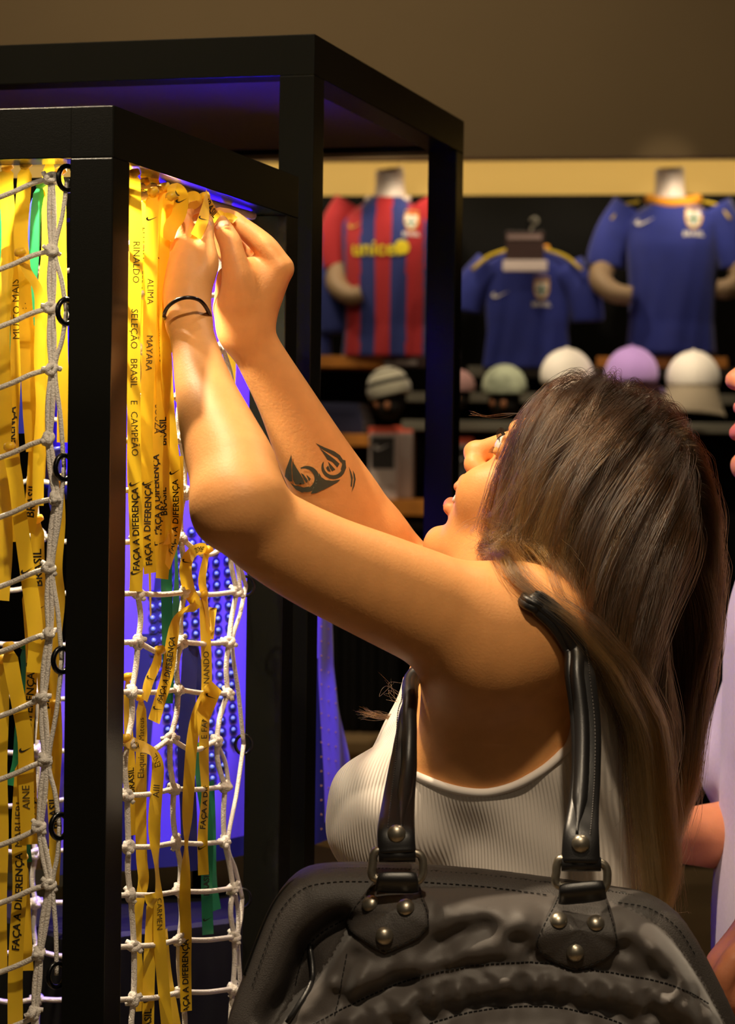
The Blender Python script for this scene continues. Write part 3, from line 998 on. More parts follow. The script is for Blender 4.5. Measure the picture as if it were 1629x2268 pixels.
ribbon('yellow ribbon folded forward at a slant over the middle cords', [(479, 1518), (466, 1545), (448, 1590)], inn=-0.022, tw=[0.1, 0.0, 0.1], w=0.0155, texts=[(0.4, None, 0.012, Pn, 0)], seed=21, bow=False)
ribbon('long plain yellow ribbon falling from the slanting fold', [(462, 1526), (438, 1580), (425, 1650), (418, 1750), (414, 1840), (412, 1900), (410, 1990), (412, 2060), (411, 2140), (413, 2240)], inn=-0.008, w=0.0112, tw=[0.3, 0.0, 0.1, 0.2, 1.1, 0.3, 0.1, 0.0, 0.2], texts=[(0.80, None, 0.011, Pn, 0), (0.90, FA, 0.0082, Pn, -1)], seed=22)
ribbon('yellow ribbon with a knotted end pulled along the cord near the post', [(276, 1636), (300, 1650), (322, 1655), (340, 1670), (350, 1700), (346, 1760), (342, 1830), (346, 1900), (352, 1990), (354, 2080), (362, 2180), (372, 2290)], inn=-0.006, w=0.0115, tw=[0.3, 0.4, 0.9, 0.3, 0.0, 0.1, 1.1, 0.2, 0.1, 0.3], texts=[(0.08, 'FAÇA', 0.007, Pn, 1), (0.245, 'ENZ', 0.0085, Wr, -1), (0.33, 'AIII', 0.0085, Wr, -1), (0.66, 'CARMEN', 0.0075, Wr, 1)], seed=23)
ribbon('yellow ribbon handwritten in script hanging near the front post', [(312, 1545), (314, 1620), (313, 1700), (312, 1800), (314, 1900), (318, 1950), (308, 2010), (304, 2110), (312, 2200), (311, 2240)], inn=0.012, w=0.0105, tw=[0.5, 0.1, 0.0, 0.1, 0.2, 0.6, 0.3, 0.5], texts=[(0.10, 'Mateus', 0.0075, Wr, -1), (0.20, 'Elaquinte', 0.0085, Wr, -1), (0.79, None, 0.010, Pn, 0)], seed=24)
ribbon('straight yellow ribbon ending below the last cord, near the post', [(338, 1990), (335, 2060), (330, 2160), (328, 2290)], inn=0.004, w=0.0112, tw=[0.2, 0, 0.1], texts=[(0.75, None, 0.011, Pn, 0), (0.93, BR, 0.0095, Pn, -1)], seed=25)
ribbon('thin yellow ribbon fanning out to the bottom from the low bunch', [(365, 2060), (372, 2150), (382, 2220), (395, 2300)], inn=0.01, w=0.010, tw=[0.9, 0.6, 0.2], seed=26, bow=False)
ribbon('short yellow loop knotted on a low cord', [(332, 1980), (334, 1992), (338, 1998), (344, 2002)], inn=-0.01, w=0.010, tw=[0.0, 0.1], seed=27, bow=False)
ribbon('yellow tail leaving a knot on the sagging cord, twisted and short', [(352, 1440), (347, 1470), (330, 1510), (320, 1550)], inn=-0.004, w=0.0095, tw=[0.9, 0.3, 0.2, 0.7], texts=[(0.6, None, 0.009, Pn, 0)], seed=28)
ribbon('faded yellow ribbon hanging flush along the front post', [(283, 1500), (284, 1600), (290, 1700), (293, 1780), (297, 1850)], inn=0.022, w=0.0100, tw=[0.6, 0.5, 0.2, 0.1], texts=[(0.65, BR, 0.008, Pn, -1)], seed=29)
ribbon('navy ribbon tied flat around a middle cord', [(424, 1425), (420, 1480), (416, 1560), (412, 1680), (418, 1800), (420, 1930)], inn=0.02, m=m_nvy, w=0.0165, tw=[0.1, 0.2, 0.0, 0.2], seed=30)
ribbon('second tail of the navy ribbon splaying out of its knot', [(428, 1428), (440, 1490), (446, 1540), (448, 1600)], inn=0.018, m=m_nvy, w=0.0105, tw=[0.2, 0.2, 0.1], seed=31, bow=False)
ribbon('dark green ribbon knotted low beside the handwritten yellow one', [(446, 1652), (440, 1680), (446, 1740), (456, 1800), (460, 1880), (458, 1960), (461, 2070)], inn=0.008, m=m_grn, w=0.0115, tw=[0.4, 0.6, 0.3, 0.0, 0.1, 0.1], texts=[(0.74, BR, 0.008, Pn, -1), (0.92, None, 0.010, Pn, 0)], seed=32)
ribbon('short second tail of the low green ribbon, angled outwards', [(466, 1730), (468, 1830), (472, 1950), (480, 2016)], inn=0.016, m=m_grn, w=0.010, tw=[0.5, 0.2, 0.5, 0.2], seed=33, bow=False)
# ---- ribbons seen through the front opening
fr = [
    ('yellow ribbon loop standing up behind the front net, broad and shaded', [(15, 372), (14, 420), (20, 520), (12, 640), (8, 760), (12, 900), (6, 1050), (12, 1200), (4, 1330)], 0.03, m_yel, 0.0165, [0.0, 0.1, -0.2, 0.1, 0.2]),
    ('tall yellow ribbon loop beside the front net, dotted with pen', [(56, 366), (52, 430), (46, 520), (54, 600), (56, 660), (60, 760), (66, 900), (72, 1000)], 0.02, m_yel, 0.0160, [0.1, 0.2, -0.2, 0.4, -0.1]),
    ('yellow ribbon hanging close to the front post, bright down its length', [(110, 352), (107, 450), (106, 560), (100, 640), (102, 760), (96, 880), (88, 980), (84, 1060)], 0.05, m_yel, 0.0160, [0.1, -0.1, 0.3, 0.0, 0.2]),
    ('narrow yellow ribbon squeezed against the front post', [(133, 380), (134, 520), (136, 640), (137, 760), (140, 880), (139, 980)], 0.035, m_yel, 0.0130, [0.4, 0.6, 0.3, 0.5]),
    ('pale green ribbon at the edge of the front opening', [(2, 450), (6, 540), (4, 640), (10, 760), (22, 800), (26, 900), (24, 990)], 0.06, m_grn, 0.0150, [0.3, 0.1, 0.4, -0.2]),
    ('green ribbon leaning over the blue one near the head rope', [(90, 408), (80, 470), (76, 560), (70, 640), (72, 760), (80, 830), (88, 880)], 0.045, m_grn, 0.0120, [0.5, 0.1, 0.3, 0.7]),
    ('bright blue ribbon at the top of the front opening', [(92, 428), (76, 470), (68, 530), (62, 560), (48, 620), (50, 720), (54, 820), (56, 960)], 0.055, m_blu, 0.0150, [0.2, 0.0, 0.5, -0.1, 0.2]),
    ('blue ribbon dangling near the post below the first cords', [(124, 1000), (122, 1060), (118, 1100), (130, 1160), (126, 1220), (116, 1262)], 0.07, m_blu, 0.0120, [0.4, 0.2, 0.6, 0.2]),
    ('yellow ribbon handwritten MUITO MAIS behind the front cords', [(30, 540), (34, 620), (38, 700), (36, 780), (30, 880), (26, 960), (34, 1080), (38, 1200)], 0.04, m_yel, 0.0150, [0.3, 0.1, -0.1, 0.6, 0.2]),
    ('yellow ribbon handwritten MARIA ANTONIA at mid height', [(62, 700), (68, 780), (72, 860), (78, 960), (76, 1040), (70, 1120), (62, 1180)], 0.03, m_yel, 0.0150, [0.5, 0.1, 0.0, 0.3, 0.2]),
    ('yellow ribbon knotted on a front cord and slanting to the post', [(44, 560), (60, 600), (84, 640), (90, 690), (88, 800), (92, 900), (86, 1000), (84, 1120)], 0.004, m_yel, 0.0125, [0.9, 1.0, 0.4, 0.1, 0.2]),
    ('broad yellow ribbon with a pale tick below the mid cords', [(20, 990), (34, 1060), (46, 1160), (60, 1260), (72, 1340), (80, 1420), (76, 1490)], 0.006, m_yel, 0.0170, [0.2, 0.0, 0.1, 0.5, 0.3]),
    ('yellow ribbon printed BRASIL low in the front opening', [(82, 1150), (84, 1230), (88, 1320), (92, 1400), (96, 1470), (102, 1560), (96, 1640)], 0.05, m_yel, 0.0160, [0.1, -0.1, 0.3, 0.1]),
    ('yellow ribbon doubled and knotted on a low front cord', [(18, 1432), (30, 1500), (42, 1560), (56, 1640), (58, 1740), (62, 1850)], 0.006, m_yel, 0.0170, [0.3, 0.1, 0.2, 0.0]),
    ('yellow ribbon printed FAÇA A DIFERENÇA low in the front opening', [(60, 1300), (66, 1380), (70, 1460), (68, 1540), (62, 1640), (68, 1740), (72, 1870)], 0.035, m_yel, 0.0130, [0.3, 0.1, 0.1, 0.4]),
    ('long yellow ribbon reaching the bottom of the front opening', [(52, 1680), (46, 1760), (42, 1840), (44, 1960), (38, 2060), (34, 2160), (34, 2290)], 0.012, m_yel, 0.0170, [0.2, 0.1, 0.0, 0.2]),
    ('yellow ribbon along the edge of the opening, down to the floor end', [(2, 1460), (6, 1560), (2, 1700), (4, 1850), (0, 2000), (2, 2150)], 0.02, m_yel, 0.0150, [0.2, 0.0, 0.3, 0.1]),
    ('yellow ribbon ending bluntly near the bottom corner', [(48, 1900), (54, 2000), (58, 2080), (62, 2150)], 0.04, m_yel, 0.0130, [0.4, 0.2, 0.1]),
    ('green ribbon with a pointed end low behind the front net', [(56, 1430), (60, 1500), (48, 1600), (40, 1690), (24, 1740)], 0.07, m_grn, 0.0140, [0.2, 0.1, 0.6, 0.9]),
    ('yellow ribbon twisting against the post at mid height', [(128, 1060), (134, 1160), (128, 1260), (132, 1330), (124, 1420), (122, 1520), (126, 1640), (120, 1760)], 0.05, m_yel, 0.0120, [0.4, 1.0, 0.2, 0.5, 0.1]),
    ('yellow ribbon running down close to the post in its lower third', [(120, 1560), (124, 1660), (118, 1760), (122, 1860), (118, 1960)], 0.045, m_yel, 0.0130, [0.3, 0.1, 0.5, 0.2]),
    ('slim green tail hanging low behind the yellow ribbons', [(52, 1760), (56, 1840), (62, 1910)], 0.06, m_grn, 0.0090, [0.4, 0.2, 0.5]),
]
ftx = {
    1: [(0.5, '· : ·', 0.008, Wr, 1)], 2: [(0.72, '+', 0.009, Wr, 1), (0.86, '+', 0.009, Wr, 1)], 8: [(0.22, 'MUITO MAIS', 0.0095, Wr, -1), (0.7, FA, 0.009, Pn, -1)],
    9: [(0.3, 'MARIA', 0.0095, Wr, -1), (0.6, None, 0.012, Pn, 0), (0.85, BR, 0.010, Pn, -1)], 11: [(0.55, None, 0.012, Pn, 0)], 12: [(0.4, None, 0.012, Pn, 0), (0.22, BR, 0.011, Pn, -1), (0.78, BR, 0.010, Pn, -1)],
    13: [(0.55, None, 0.012, Pn, 0), (0.8, 'AINE', 0.0095, Wr, -1)], 14: [(0.30, None, 0.012, Pn, 0), (0.52, FA, 0.0095, Pn, -1), (0.85, 'FAÇA', 0.010, Pn, -1), (0.95, None, 0.012, Pn, 0)],
    15: [(0.24, 'MARLIERI', 0.0095, Wr, -1), (0.52, FA, 0.0095, Pn, -1)], 4: [(0.6, 'MEXA', 0.0095, Wr, 1)], 20: [(0.6, BR, 0.0095, Pn, -1)],
}
for i, (lab, pts, inn, mm, w, tw) in enumerate(fr):
    ribbon(lab, pts, 'F', mm, w * 0.80, inn, tw, ftx.get(i, ()), seed=40 + i)

# ================================================================== blue-lit jersey inside the taller cage
m_jer = mat('blue football jersey', hexc(112, 84, 226), 0.75, sheen=0.2)
m_jnv = mat('navy jersey panel', hexc(24, 26, 84), 0.75)
m_jol = mat('ochre collar', hexc(150, 112, 20), 0.7)
m_stud = mat('pale blue stud', hexc(150, 190, 245), 0.35)
m_studr = mat('navy stud ring', hexc(26, 22, 110), 0.6)
JC = P(455, 1300, 3.02)
JA = math.radians(38)
jx = Vector((math.cos(JA), math.sin(JA), 0))      # across the chest
jy = Vector((math.sin(JA), -math.cos(JA), 0))     # out of the chest, to the camera
j_top, j_bot = P(455, 560, 3.02).z, P(455, 1882, 3.02).z
jersey = thing('football_jersey', 'blue jersey with studded number panel lit by a blue lamp', 'shirt', (JC.x, JC.y, j_bot - 0.02), None)


def jprof(t):
    """half width and half depth at t = 0 (hem) .. 1 (neck)"""
    ks = [(0, .213, .108), (.12, .206, .102), (.3, .184, .098), (.42, .178, .098), (.55, .166, .102), (.75, .150, .100), (.86, .135, .088), (.94, .105, .070), (1, .062, .055)]
    a = np.array(ks)
    return np.interp(t, a[:, 0], a[:, 1]), np.interp(t, a[:, 0], a[:, 2])


def jpt(t, th, out=0.0):
    a, b = jprof(t)
    fold = 0.006 * math.sin(7 * th + 2 * math.sin(5 * t)) * (1 - t) + 0.004 * math.sin(11 * th + 9 * t)
    k = 1 + fold / 0.12
    hem = (1 - t) ** 8 * (0.012 * math.cos(th * 1.0 - 0.6))
    return JC + jx * ((a * k + out) * math.cos(th)) + jy * ((b * k + out) * math.sin(th)) + Z * (j_bot + (j_top - j_bot) * t - JC.z + hem)


rings, fm = [], []
NJ = 72
ts = np.linspace(0, 1, 60)
for t in ts:
    rings.append([jpt(t, 2 * math.pi * j / NJ) for j in range(NJ)])
v, f = loft([[tuple(p) for p in r] for r in rings], False, False)
for i in range(len(ts) - 1):
    for j in range(NJ):
        th = math.degrees(2 * math.pi * (j + .5) / NJ)
        t = (ts[i] + ts[i + 1]) / 2
        nv = t < 0.032 or (t < .62 and (abs(th - (58 + 14 * t)) < 5.0 or abs(th - (140 - 20 * t)) < 5.0)) or (t > .60 and abs(th - 97) < 38 * (t - .5) and t < .66)
        fm.append(1 if nv else 0)
jb = me_obj('body', v, f, None, jersey, True, [m_jer, m_jnv], fm)
tube('collar', [jpt(1, q, 0.004) for q in np.linspace(0, 2 * math.pi, 30, endpoint=False)], 0.013, m_jol, jersey, 8, closed=True)
for sgn in (1, -1):
    k_ = -0.050
    pts = [JC + jx * (sgn * .125) + jy * k_ + Z * (j_bot + (j_top - j_bot) * .86 - JC.z), JC + jx * (sgn * .128) + jy * (k_ - .02) + Z * (j_bot + (j_top - j_bot) * .74 - JC.z), JC + jx * (sgn * .125) + jy * (k_ - .03) + Z * (j_bot + (j_top - j_bot) * .62 - JC.z)]
    tube('sleeve', spline(pts, 12), list(np.linspace(.050, .056, 12)), m_jer, jersey, 18)
    tube('sleeve_cuff', spline([pts[-1] + (pts[-1] - pts[-2]).normalized() * 0.002, pts[-1] + (pts[-1] - pts[-2]).normalized() * 0.02], 3), .0565, m_jnv, jersey, 18)
# raised studs that draw the number on the chest
dome = bmesh.new()
bmesh.ops.create_uvsphere(dome, u_segments=10, v_segments=6, radius=0.0025)
me_d = bpy.data.meshes.new('stud')
for vv in dome.verts:
    vv.co.z *= 0.7
dome.to_mesh(me_d)
dome.free()
me_d.materials.append(m_stud)
rg = bmesh.new()
bmesh.ops.create_circle(rg, cap_ends=True, radius=0.0058, segments=14)
me_r = bpy.data.meshes.new('stud_ring')
rg.to_mesh(me_r)
rg.free()
me_r.materials.append(m_studr)


def jersey_bvh():
    return BVHTree.FromPolygons([tuple(q) for q in v], [tuple(q) for q in f])


JB = jersey_bvh()
spots = []
for i in range(24):
    y = 1155 + i * 25
    sk = i * 3.2
    for x in (328, 348, 371, 396, 424, 450, 474, 499):
        px = x + sk * (0.5 if x < 400 else 0.35) * 0.8
        left, right = x < 400, x > 440
        if i in (0,) and x not in (450, 474):
            continue
        if i > 13 and x in (328,):
            continue
        if x == 424 and 10 < i < 22:
            continue
        if x in (328, 348) and i < 6:
            continue
        if i > 20 and x > 480:
            continue
        spots.append((px, y - (x - 410) * 0.16))
for (px, py) in spots:
    o_ = EYE
    d_ = (P(px, py, 3.0) - EYE).normalized()
    hit, nn, _, _ = JB.ray_cast(o_, d_)
    if hit is None:
        continue
    if nn.dot(d_) > 0:
        nn = -nn
    q = nn.to_track_quat('Z', 'Y').to_matrix().to_4x4()
    r_ = share('stud_ring', me_r, jersey, Matrix.Translation(hit + nn * 0.0010) @ q)
    share('stud', me_d, jersey, Matrix.Translation(hit + nn * 0.0014) @ q)
# tiny perforation dots on the side of the jersey
gs = []
for i in range(16):
    for px in (712, 728, 744):
        py = 1388 + i * 32 + (px - 712) * 0.3
        hit, nn, _, _ = JB.ray_cast(EYE, (P(px, py, 3.0) - EYE).normalized())
        if hit is not None:
            c = hit - (hit - EYE).normalized() * 0.001
            gs.append(tube_geo([c, c + Vector((0, -0.0005, 0))], 0.0012, 6))
if gs:
    vv_, ff_ = join_geo(gs)
    po = me_obj('perforation', vv_, ff_, m_jol, jersey)
    po['kind'] = 'stuff'
# black plinth and pole that carry the jersey
m_plb = mat('black plinth', hexc(22, 22, 20), 0.45)
plz = P(455, 1960, 3.02).z
bm = bmesh.new()
bm_box(bm, Vector((JC.x, JC.y, (plz + 0.001) / 2)), jx, jy, Z, 0.62, 0.42, plz - 0.001)
pl = bm_obj('plinth', bm, m_plb, bevel=0.012, seg=3)
tag(pl, 'black plinth under the blue jersey', 'plinth')
tube('pole', [(JC.x, JC.y, plz + 0.0005), (JC.x, JC.y, j_top + .02)], 0.012, m_plb, jersey, 10)
# ================================================================== the woman
m_skin = skin_mat('tanned skin', hexc(230, 162, 98))
WX = P(1120, 1500, 2.30)
woman = thing('person', 'woman with long brown hair and white ribbed vest reaching up to tie a yellow ribbon', 'person', (WX.x, WX.y, 0.0))

# head frame: forward, up, left (towards the camera), turned a little away and tipped back
YAW, TIP = math.radians(34), math.radians(41)
hf0 = Vector((-math.cos(YAW), math.sin(YAW), 0))
hF = hf0 * math.cos(TIP) + Z * math.sin(TIP)
hU = -hf0 * math.sin(TIP) + Z * math.cos(TIP)
hL = hU.cross(hF)
HC = P(1036, 985, 2.36) - (hF * 0.1265 - hU * 0.014)
H = lambda f, u, l=0.0: HC + hF * f + hU * u + hL * l
hax = (hF, hU, hL)

Sn, En, Wn = P(1105, 1405, 2.150), P(527, 1100, 2.045), P(415, 690, 2.205)
Sf, Ef, Wf = P(1090, 1520, 2.49), P(822, 1196, 2.385), P(543, 728, 2.325)

sk = Field((-0.215, 1.90, 0.86), (0.34, 2.66, 1.80), 0.0019)
lerp3 = lambda a, b, t: a + (b - a) * t


cx = cR                                   # screen axes give the silhouettes their places
dn = -cU
# --- near (left) arm
ax_n = (En - Sn).normalized()
pn = ax_n.cross(cF).normalized()          # across the limb, in the picture
if pn.z < 0:
    pn = -pn
sk.limb(Sn, En, [(-0.02, 0.053, 0.92, -0.006), (0.22, 0.0495, 0.9, -0.008), (0.45, 0.0455, 0.9, -0.012), (0.68, 0.0410, 0.92, -0.016), (0.88, 0.0375, 0.9, -0.014), (1.0, 0.0345, 0.9, -0.006)], pn, 0.016)
sk.ell(Sn + Vector((0.012, 0.0, 0.006)), (0.060, 0.050, 0.056), k=0.03)          # deltoid
fa = (Wn - En).normalized()
pf = fa.cross(cF).normalized()
if pf.x < 0:
    pf = -pf
sk.limb(En, Wn, [(-0.02, 0.0375, 0.9, 0.001), (0.14, 0.0375, 0.92, 0.002), (0.34, 0.0328, 0.95, -0.001), (0.58, 0.0255, 0.95, -0.003), (0.80, 0.0205, 0.92, -0.002), (1.0, 0.0188, 0.88, 0.0)], pf, 0.014)
sk.ell(En + pf * -0.012 + dn * 0.014, (0.017, 0.02, 0.020), k=0.020)               # elbow point
# --- far (right) arm
fb = (Wf - Ef).normalized()
pg = fb.cross(cF).normalized()
if pg.x < 0:
    pg = -pg
sk.limb(Sf, Ef, [(0.0, 0.050, 0.95), (0.3, 0.046, 0.95), (0.7, 0.040, 0.95), (1.0, 0.037, 0.95)], Z, 0.014)
sk.limb(Ef, Wf, [(0.0, 0.0385, 0.95, -0.004), (0.18, 0.0395, 0.95, -0.006), (0.42, 0.0345, 0.95, -0.006), (0.68, 0.0268, 0.95, -0.002), (0.86, 0.0235, 0.92, -0.001), (1.0, 0.0222, 0.88, 0.0)], pg, 0.012)

# --- hands -----------------------------------------------------------------
HJ = lambda X_, Y_, d: P(340 + X_ / 5.09, 420 + Y_ / 5.09, d)     # joints measured on an enlarged crop


def finger(pts, rad, k=0.0028):
    sk.chain(pts, rad, k, n=4 * (len(pts) - 1) + 1)


# near hand: back of the hand to the camera, thumb to the right, fingers curling away and to the right
wn = Wn
kn_i, kn_m, kn_r, kn_p = HJ(312, 400, 2.245), HJ(250, 415, 2.258), HJ(235, 475, 2.282), HJ(250, 560, 2.302)
for kq, r0, r1, off in ((kn_i, 0.0130, 0.0108, 0.004), (kn_m, 0.0135, 0.0112, 0.000), (kn_r, 0.0135, 0.0108, -0.001), (kn_p, 0.0130, 0.0100, 0.000)):
    base = lerp3(wn, kq, 0.18) + pf * off
    sk.cone(base, kq, r0, r1, 0.012)
sk.flat(lerp3(wn, kn_m, -0.12), lerp3(wn, kn_i, 0.55) + pf * 0.003, 0.0178, 0.0180, pf, 0.80, 0.76, 0.012)
sk.flat(lerp3(wn, kn_m, 0.3) + cF * 0.012, lerp3(wn, kn_m, 0.9) + cF * 0.014, 0.0155, 0.0140, pf, 0.8, 0.8, 0.012)
finger([kn_i, HJ(330, 300, 2.262), HJ(385, 205, 2.272), HJ(470, 180, 2.280), HJ(545, 165, 2.284)], [0.0105, 0.0090, 0.0088, 0.0076, 0.0062])
finger([kn_m, HJ(280, 330, 2.284), HJ(350, 275, 2.298), HJ(440, 270, 2.302), HJ(505, 272, 2.302)], [0.0110, 0.0092, 0.0088, 0.0078, 0.0064])
finger([kn_r, HJ(265, 400, 2.312), HJ(350, 345, 2.324), HJ(430, 350, 2.326), HJ(490, 368, 2.324)], [0.0102, 0.0090, 0.0084, 0.0074, 0.0062])
finger([kn_p, HJ(275, 480, 2.328), HJ(350, 430, 2.338), HJ(415, 425, 2.340), HJ(460, 440, 2.338)], [0.0092, 0.0080, 0.0072, 0.0064, 0.0054])
# thumb
finger([lerp3(wn, kn_i, 0.12) + pf * 0.006, HJ(578, 900, 2.218), HJ(575, 710, 2.228), HJ(568, 570, 2.240), HJ(588, 440, 2.252), HJ(604, 345, 2.262)], [0.0130, 0.0118, 0.0112, 0.0096, 0.0080, 0.0060], 0.004)
sk.flat(HJ(545, 830, 2.228), HJ(430, 720, 2.240), 0.011, 0.008, pf, 0.8, 0.7, 0.010)      # web of the thumb
sk.crease([HJ(505, 590, 2.226), HJ(525, 545, 2.226), HJ(570, 530, 2.226), HJ(630, 545, 2.228)], 0.0011, 0.0012)
sk.crease([HJ(520, 625, 2.216), HJ(560, 640, 2.214), HJ(600, 620, 2.216)], 0.0009, 0.0007)
# tendons and veins on the back of the hand
sk.crease([HJ(420, 1150, 2.192), HJ(440, 900, 2.20), HJ(430, 700, 2.215)], 0.004, -0.0006)
sk.crease([HJ(470, 1250, 2.182), HJ(475, 1450, 2.178), HJ(500, 1750, 2.15)], 0.0035, -0.0013)
# far hand: seen on its thumb side
wf = Wf
k1, k2, k3, k4 = HJ(1425, 890, 2.322), HJ(1370, 915, 2.342), HJ(1290, 950, 2.360), HJ(1190, 1000, 2.374)
for kq, r0, r1 in ((k1, 0.0165, 0.0130), (k2, 0.0165, 0.0130), (k3, 0.0160, 0.0125), (k4, 0.0155, 0.0115)):
    sk.cone(lerp3(wf, kq, 0.16), kq, r0, r1, 0.012)
sk.flat(lerp3(wf, k1, 0.05) - pg * 0.004, HJ(1180, 980, 2.330), 0.0225, 0.0200, pg, 0.85, 0.8, 0.016)
sk.flat(HJ(960, 1330, 2.318), HJ(1000, 1000, 2.318), 0.020, 0.0165, pg, 0.8, 0.8, 0.014)   # ball of the thumb
sk.cone(HJ(870, 1330, 2.340), HJ(850, 1000, 2.352), 0.0165, 0.0120, 0.012)                 # heel of the hand
finger([k1, HJ(1290, 680, 2.322), HJ(1165, 555, 2.326), HJ(1000, 420, 2.332), HJ(880, 320, 2.338), HJ(745, 268, 2.342)], [0.0132, 0.0118, 0.0108, 0.0092, 0.0080, 0.0062])
finger([k2, HJ(1250, 760, 2.350), HJ(1100, 640, 2.356), HJ(960, 520, 2.360), HJ(850, 440, 2.360), HJ(760, 400, 2.360)], [0.0120, 0.0108, 0.0100, 0.0088, 0.0076, 0.0062])
finger([k3, HJ(1120, 830, 2.374), HJ(960, 720, 2.380), HJ(840, 620, 2.380), HJ(740, 540, 2.378), HJ(680, 480, 2.374)], [0.0115, 0.0102, 0.0096, 0.0084, 0.0074, 0.0060])
finger([k4, HJ(1020, 880, 2.388), HJ(890, 800, 2.392), HJ(800, 720, 2.390), HJ(745, 650, 2.386), HJ(715, 600, 2.384)], [0.0105, 0.0092, 0.0086, 0.0076, 0.0066, 0.0056])
finger([HJ(985, 1250, 2.312), HJ(960, 1050, 2.306), HJ(930, 880, 2.304), HJ(890, 700, 2.304), HJ(862, 590, 2.306), HJ(800, 470, 2.310), HJ(762, 375, 2.314)], [0.0190, 0.0160, 0.0132, 0.0112, 0.0108, 0.0096, 0.0074], 0.006)
for q, w_, dp in (([(1130, 862), (1260, 858), (1400, 850)], 0.0010, 0.0014), ([(1180, 735), (1300, 745), (1380, 770)], 0.0010, 0.0010), ([(1250, 800), (1350, 805), (1410, 810)], 0.0009, 0.0008)):
    sk.crease([HJ(a, b, 2.306) for a, b in q], w_, dp)
for a, b in (((800, 600), (900, 575)), ((810, 640), (920, 620)), ((830, 670), (915, 660))):
    sk.crease([HJ(a[0], a[1], 2.294), HJ((a[0] + b[0]) / 2, (a[1] + b[1]) / 2 + 12, 2.292), HJ(b[0], b[1], 2.295)], 0.0007, 0.0006)
for i in range(5):
    sk.crease([HJ(880, 1080 + 55 * i, 2.290), HJ(940, 1120 + 55 * i, 2.286), HJ(1010, 1150 + 55 * i, 2.288)], 0.0009, 0.0004)
sk.cone(HJ(1060, 770, 2.335), HJ(1150, 700, 2.345), 0.004, 0.004, 0.004, 'cut')

# --- torso, neck
ty = lambda px, py, d: P(px, py, d)
tw_ = Y
for a, b, ra, rb, fl in (
    (ty(1170, 1440, 2.32), ty(1165, 1600, 2.31), 0.135, 0.130, 0.66),
    (ty(1165, 1600, 2.31), ty(1165, 1780, 2.31), 0.130, 0.122, 0.82),
    (ty(1165, 1780, 2.31), ty(1165, 1980, 2.31), 0.122, 0.116, 0.90),
    (ty(1165, 1980, 2.31), ty(1165, 2260, 2.31), 0.116, 0.130, 0.86),
):
    sk.flat(a, b, ra, rb, tw_, fl, fl, 0.03)
# side of the chest below the armpit, shoulder blade, chest
sk.cone(Sn + Vector((-0.018, 0.010, -0.020)), ty(1020, 1700, 2.215), 0.046, 0.040, 0.035)
sk.cone(Sn + Vector((0.020, 0.025, -0.010)), ty(1195, 1690, 2.225), 0.044, 0.040, 0.035)
sk.ell(ty(1210, 1520, 2.225), (0.045, 0.030, 0.075), k=0.03)
for d in (2.235, 2.385):
    sk.ell(ty(868, 1808, d), (0.058, 0.058, 0.062), k=0.035)
sk.cone(ty(1050, 1560, 2.30), ty(930, 1765, 2.30), 0.055, 0.056, 0.04)
# shoulder girdle and neck
sk.cone(ty(1200, 1360, 2.22), ty(1225, 1330, 2.44), 0.040, 0.040, 0.03)
sk.cone(Sn + Vector((0.03, 0.03, 0.004)), ty(1240, 1300, 2.32), 0.044, 0.046, 0.03)
sk.cone(Sf, ty(1240, 1300, 2.36), 0.046, 0.046, 0.03)
sk.cone(ty(1230, 1360, 2.33), H(-0.018, -0.035), 0.058, 0.054, 0.02)
sk.cone(ty(1140, 1350, 2.33), H(0.020, -0.070), 0.034, 0.034, 0.03)

# --- head and face
head_sdf(sk, H, hax)
V, F = sk.mesh()
V = smooth_verts(V, F, 2, 0.5)
body = grid_obj('body', V, F, m_skin, woman)
# lip colour as a vertex attribute
rel = V - np.array(HC)
hc = np.stack([rel @ np.array(hF), rel @ np.array(hU), rel @ np.array(hL)], 1)
tone = np.clip(1.25 - np.maximum(np.abs(hc[:, 1] + 0.057) / 0.017, np.abs(hc[:, 2]) / 0.024) ** 2 * 0.9, 0, 1) * (hc[:, 0] > 0.086) * 0.75
at = body.data.attributes.new('tone', 'FLOAT', 'POINT')
at.data.foreach_set('value', tone.astype(np.float32))
BB = BVHTree.FromPolygons([tuple(q) for q in V], [tuple(int(i) for i in q) for q in F])
# eyes, brows, lashes, teeth
m_white = mat('eye white', hexc(225, 215, 205), 0.2)
m_iris = mat('brown iris', hexc(50, 28, 12), 0.15)
m_lash = mat('dark lash hair', hexc(24, 15, 9), 0.6)
m_tooth = mat('teeth', hexc(235, 225, 205), 0.25)
m_nail = mat('fingernail', hexc(236, 178, 146), 0.18, coat=0.4)


def ellipsoid(name, c, r, axes, m, parent, su=16, sv=10):
    bm = bmesh.new()
    bmesh.ops.create_uvsphere(bm, u_segments=su, v_segments=sv, radius=1)
    M = Matrix(((axes[0][0], axes[1][0], axes[2][0], c[0]), (axes[0][1], axes[1][1], axes[2][1], c[1]), (axes[0][2], axes[1][2], axes[2][2], c[2]), (0, 0, 0, 1))) @ Matrix.Diagonal((r[0], r[1], r[2], 1))
    bm.transform(M)
    return bm_obj(name, bm, m, parent, smooth=True)


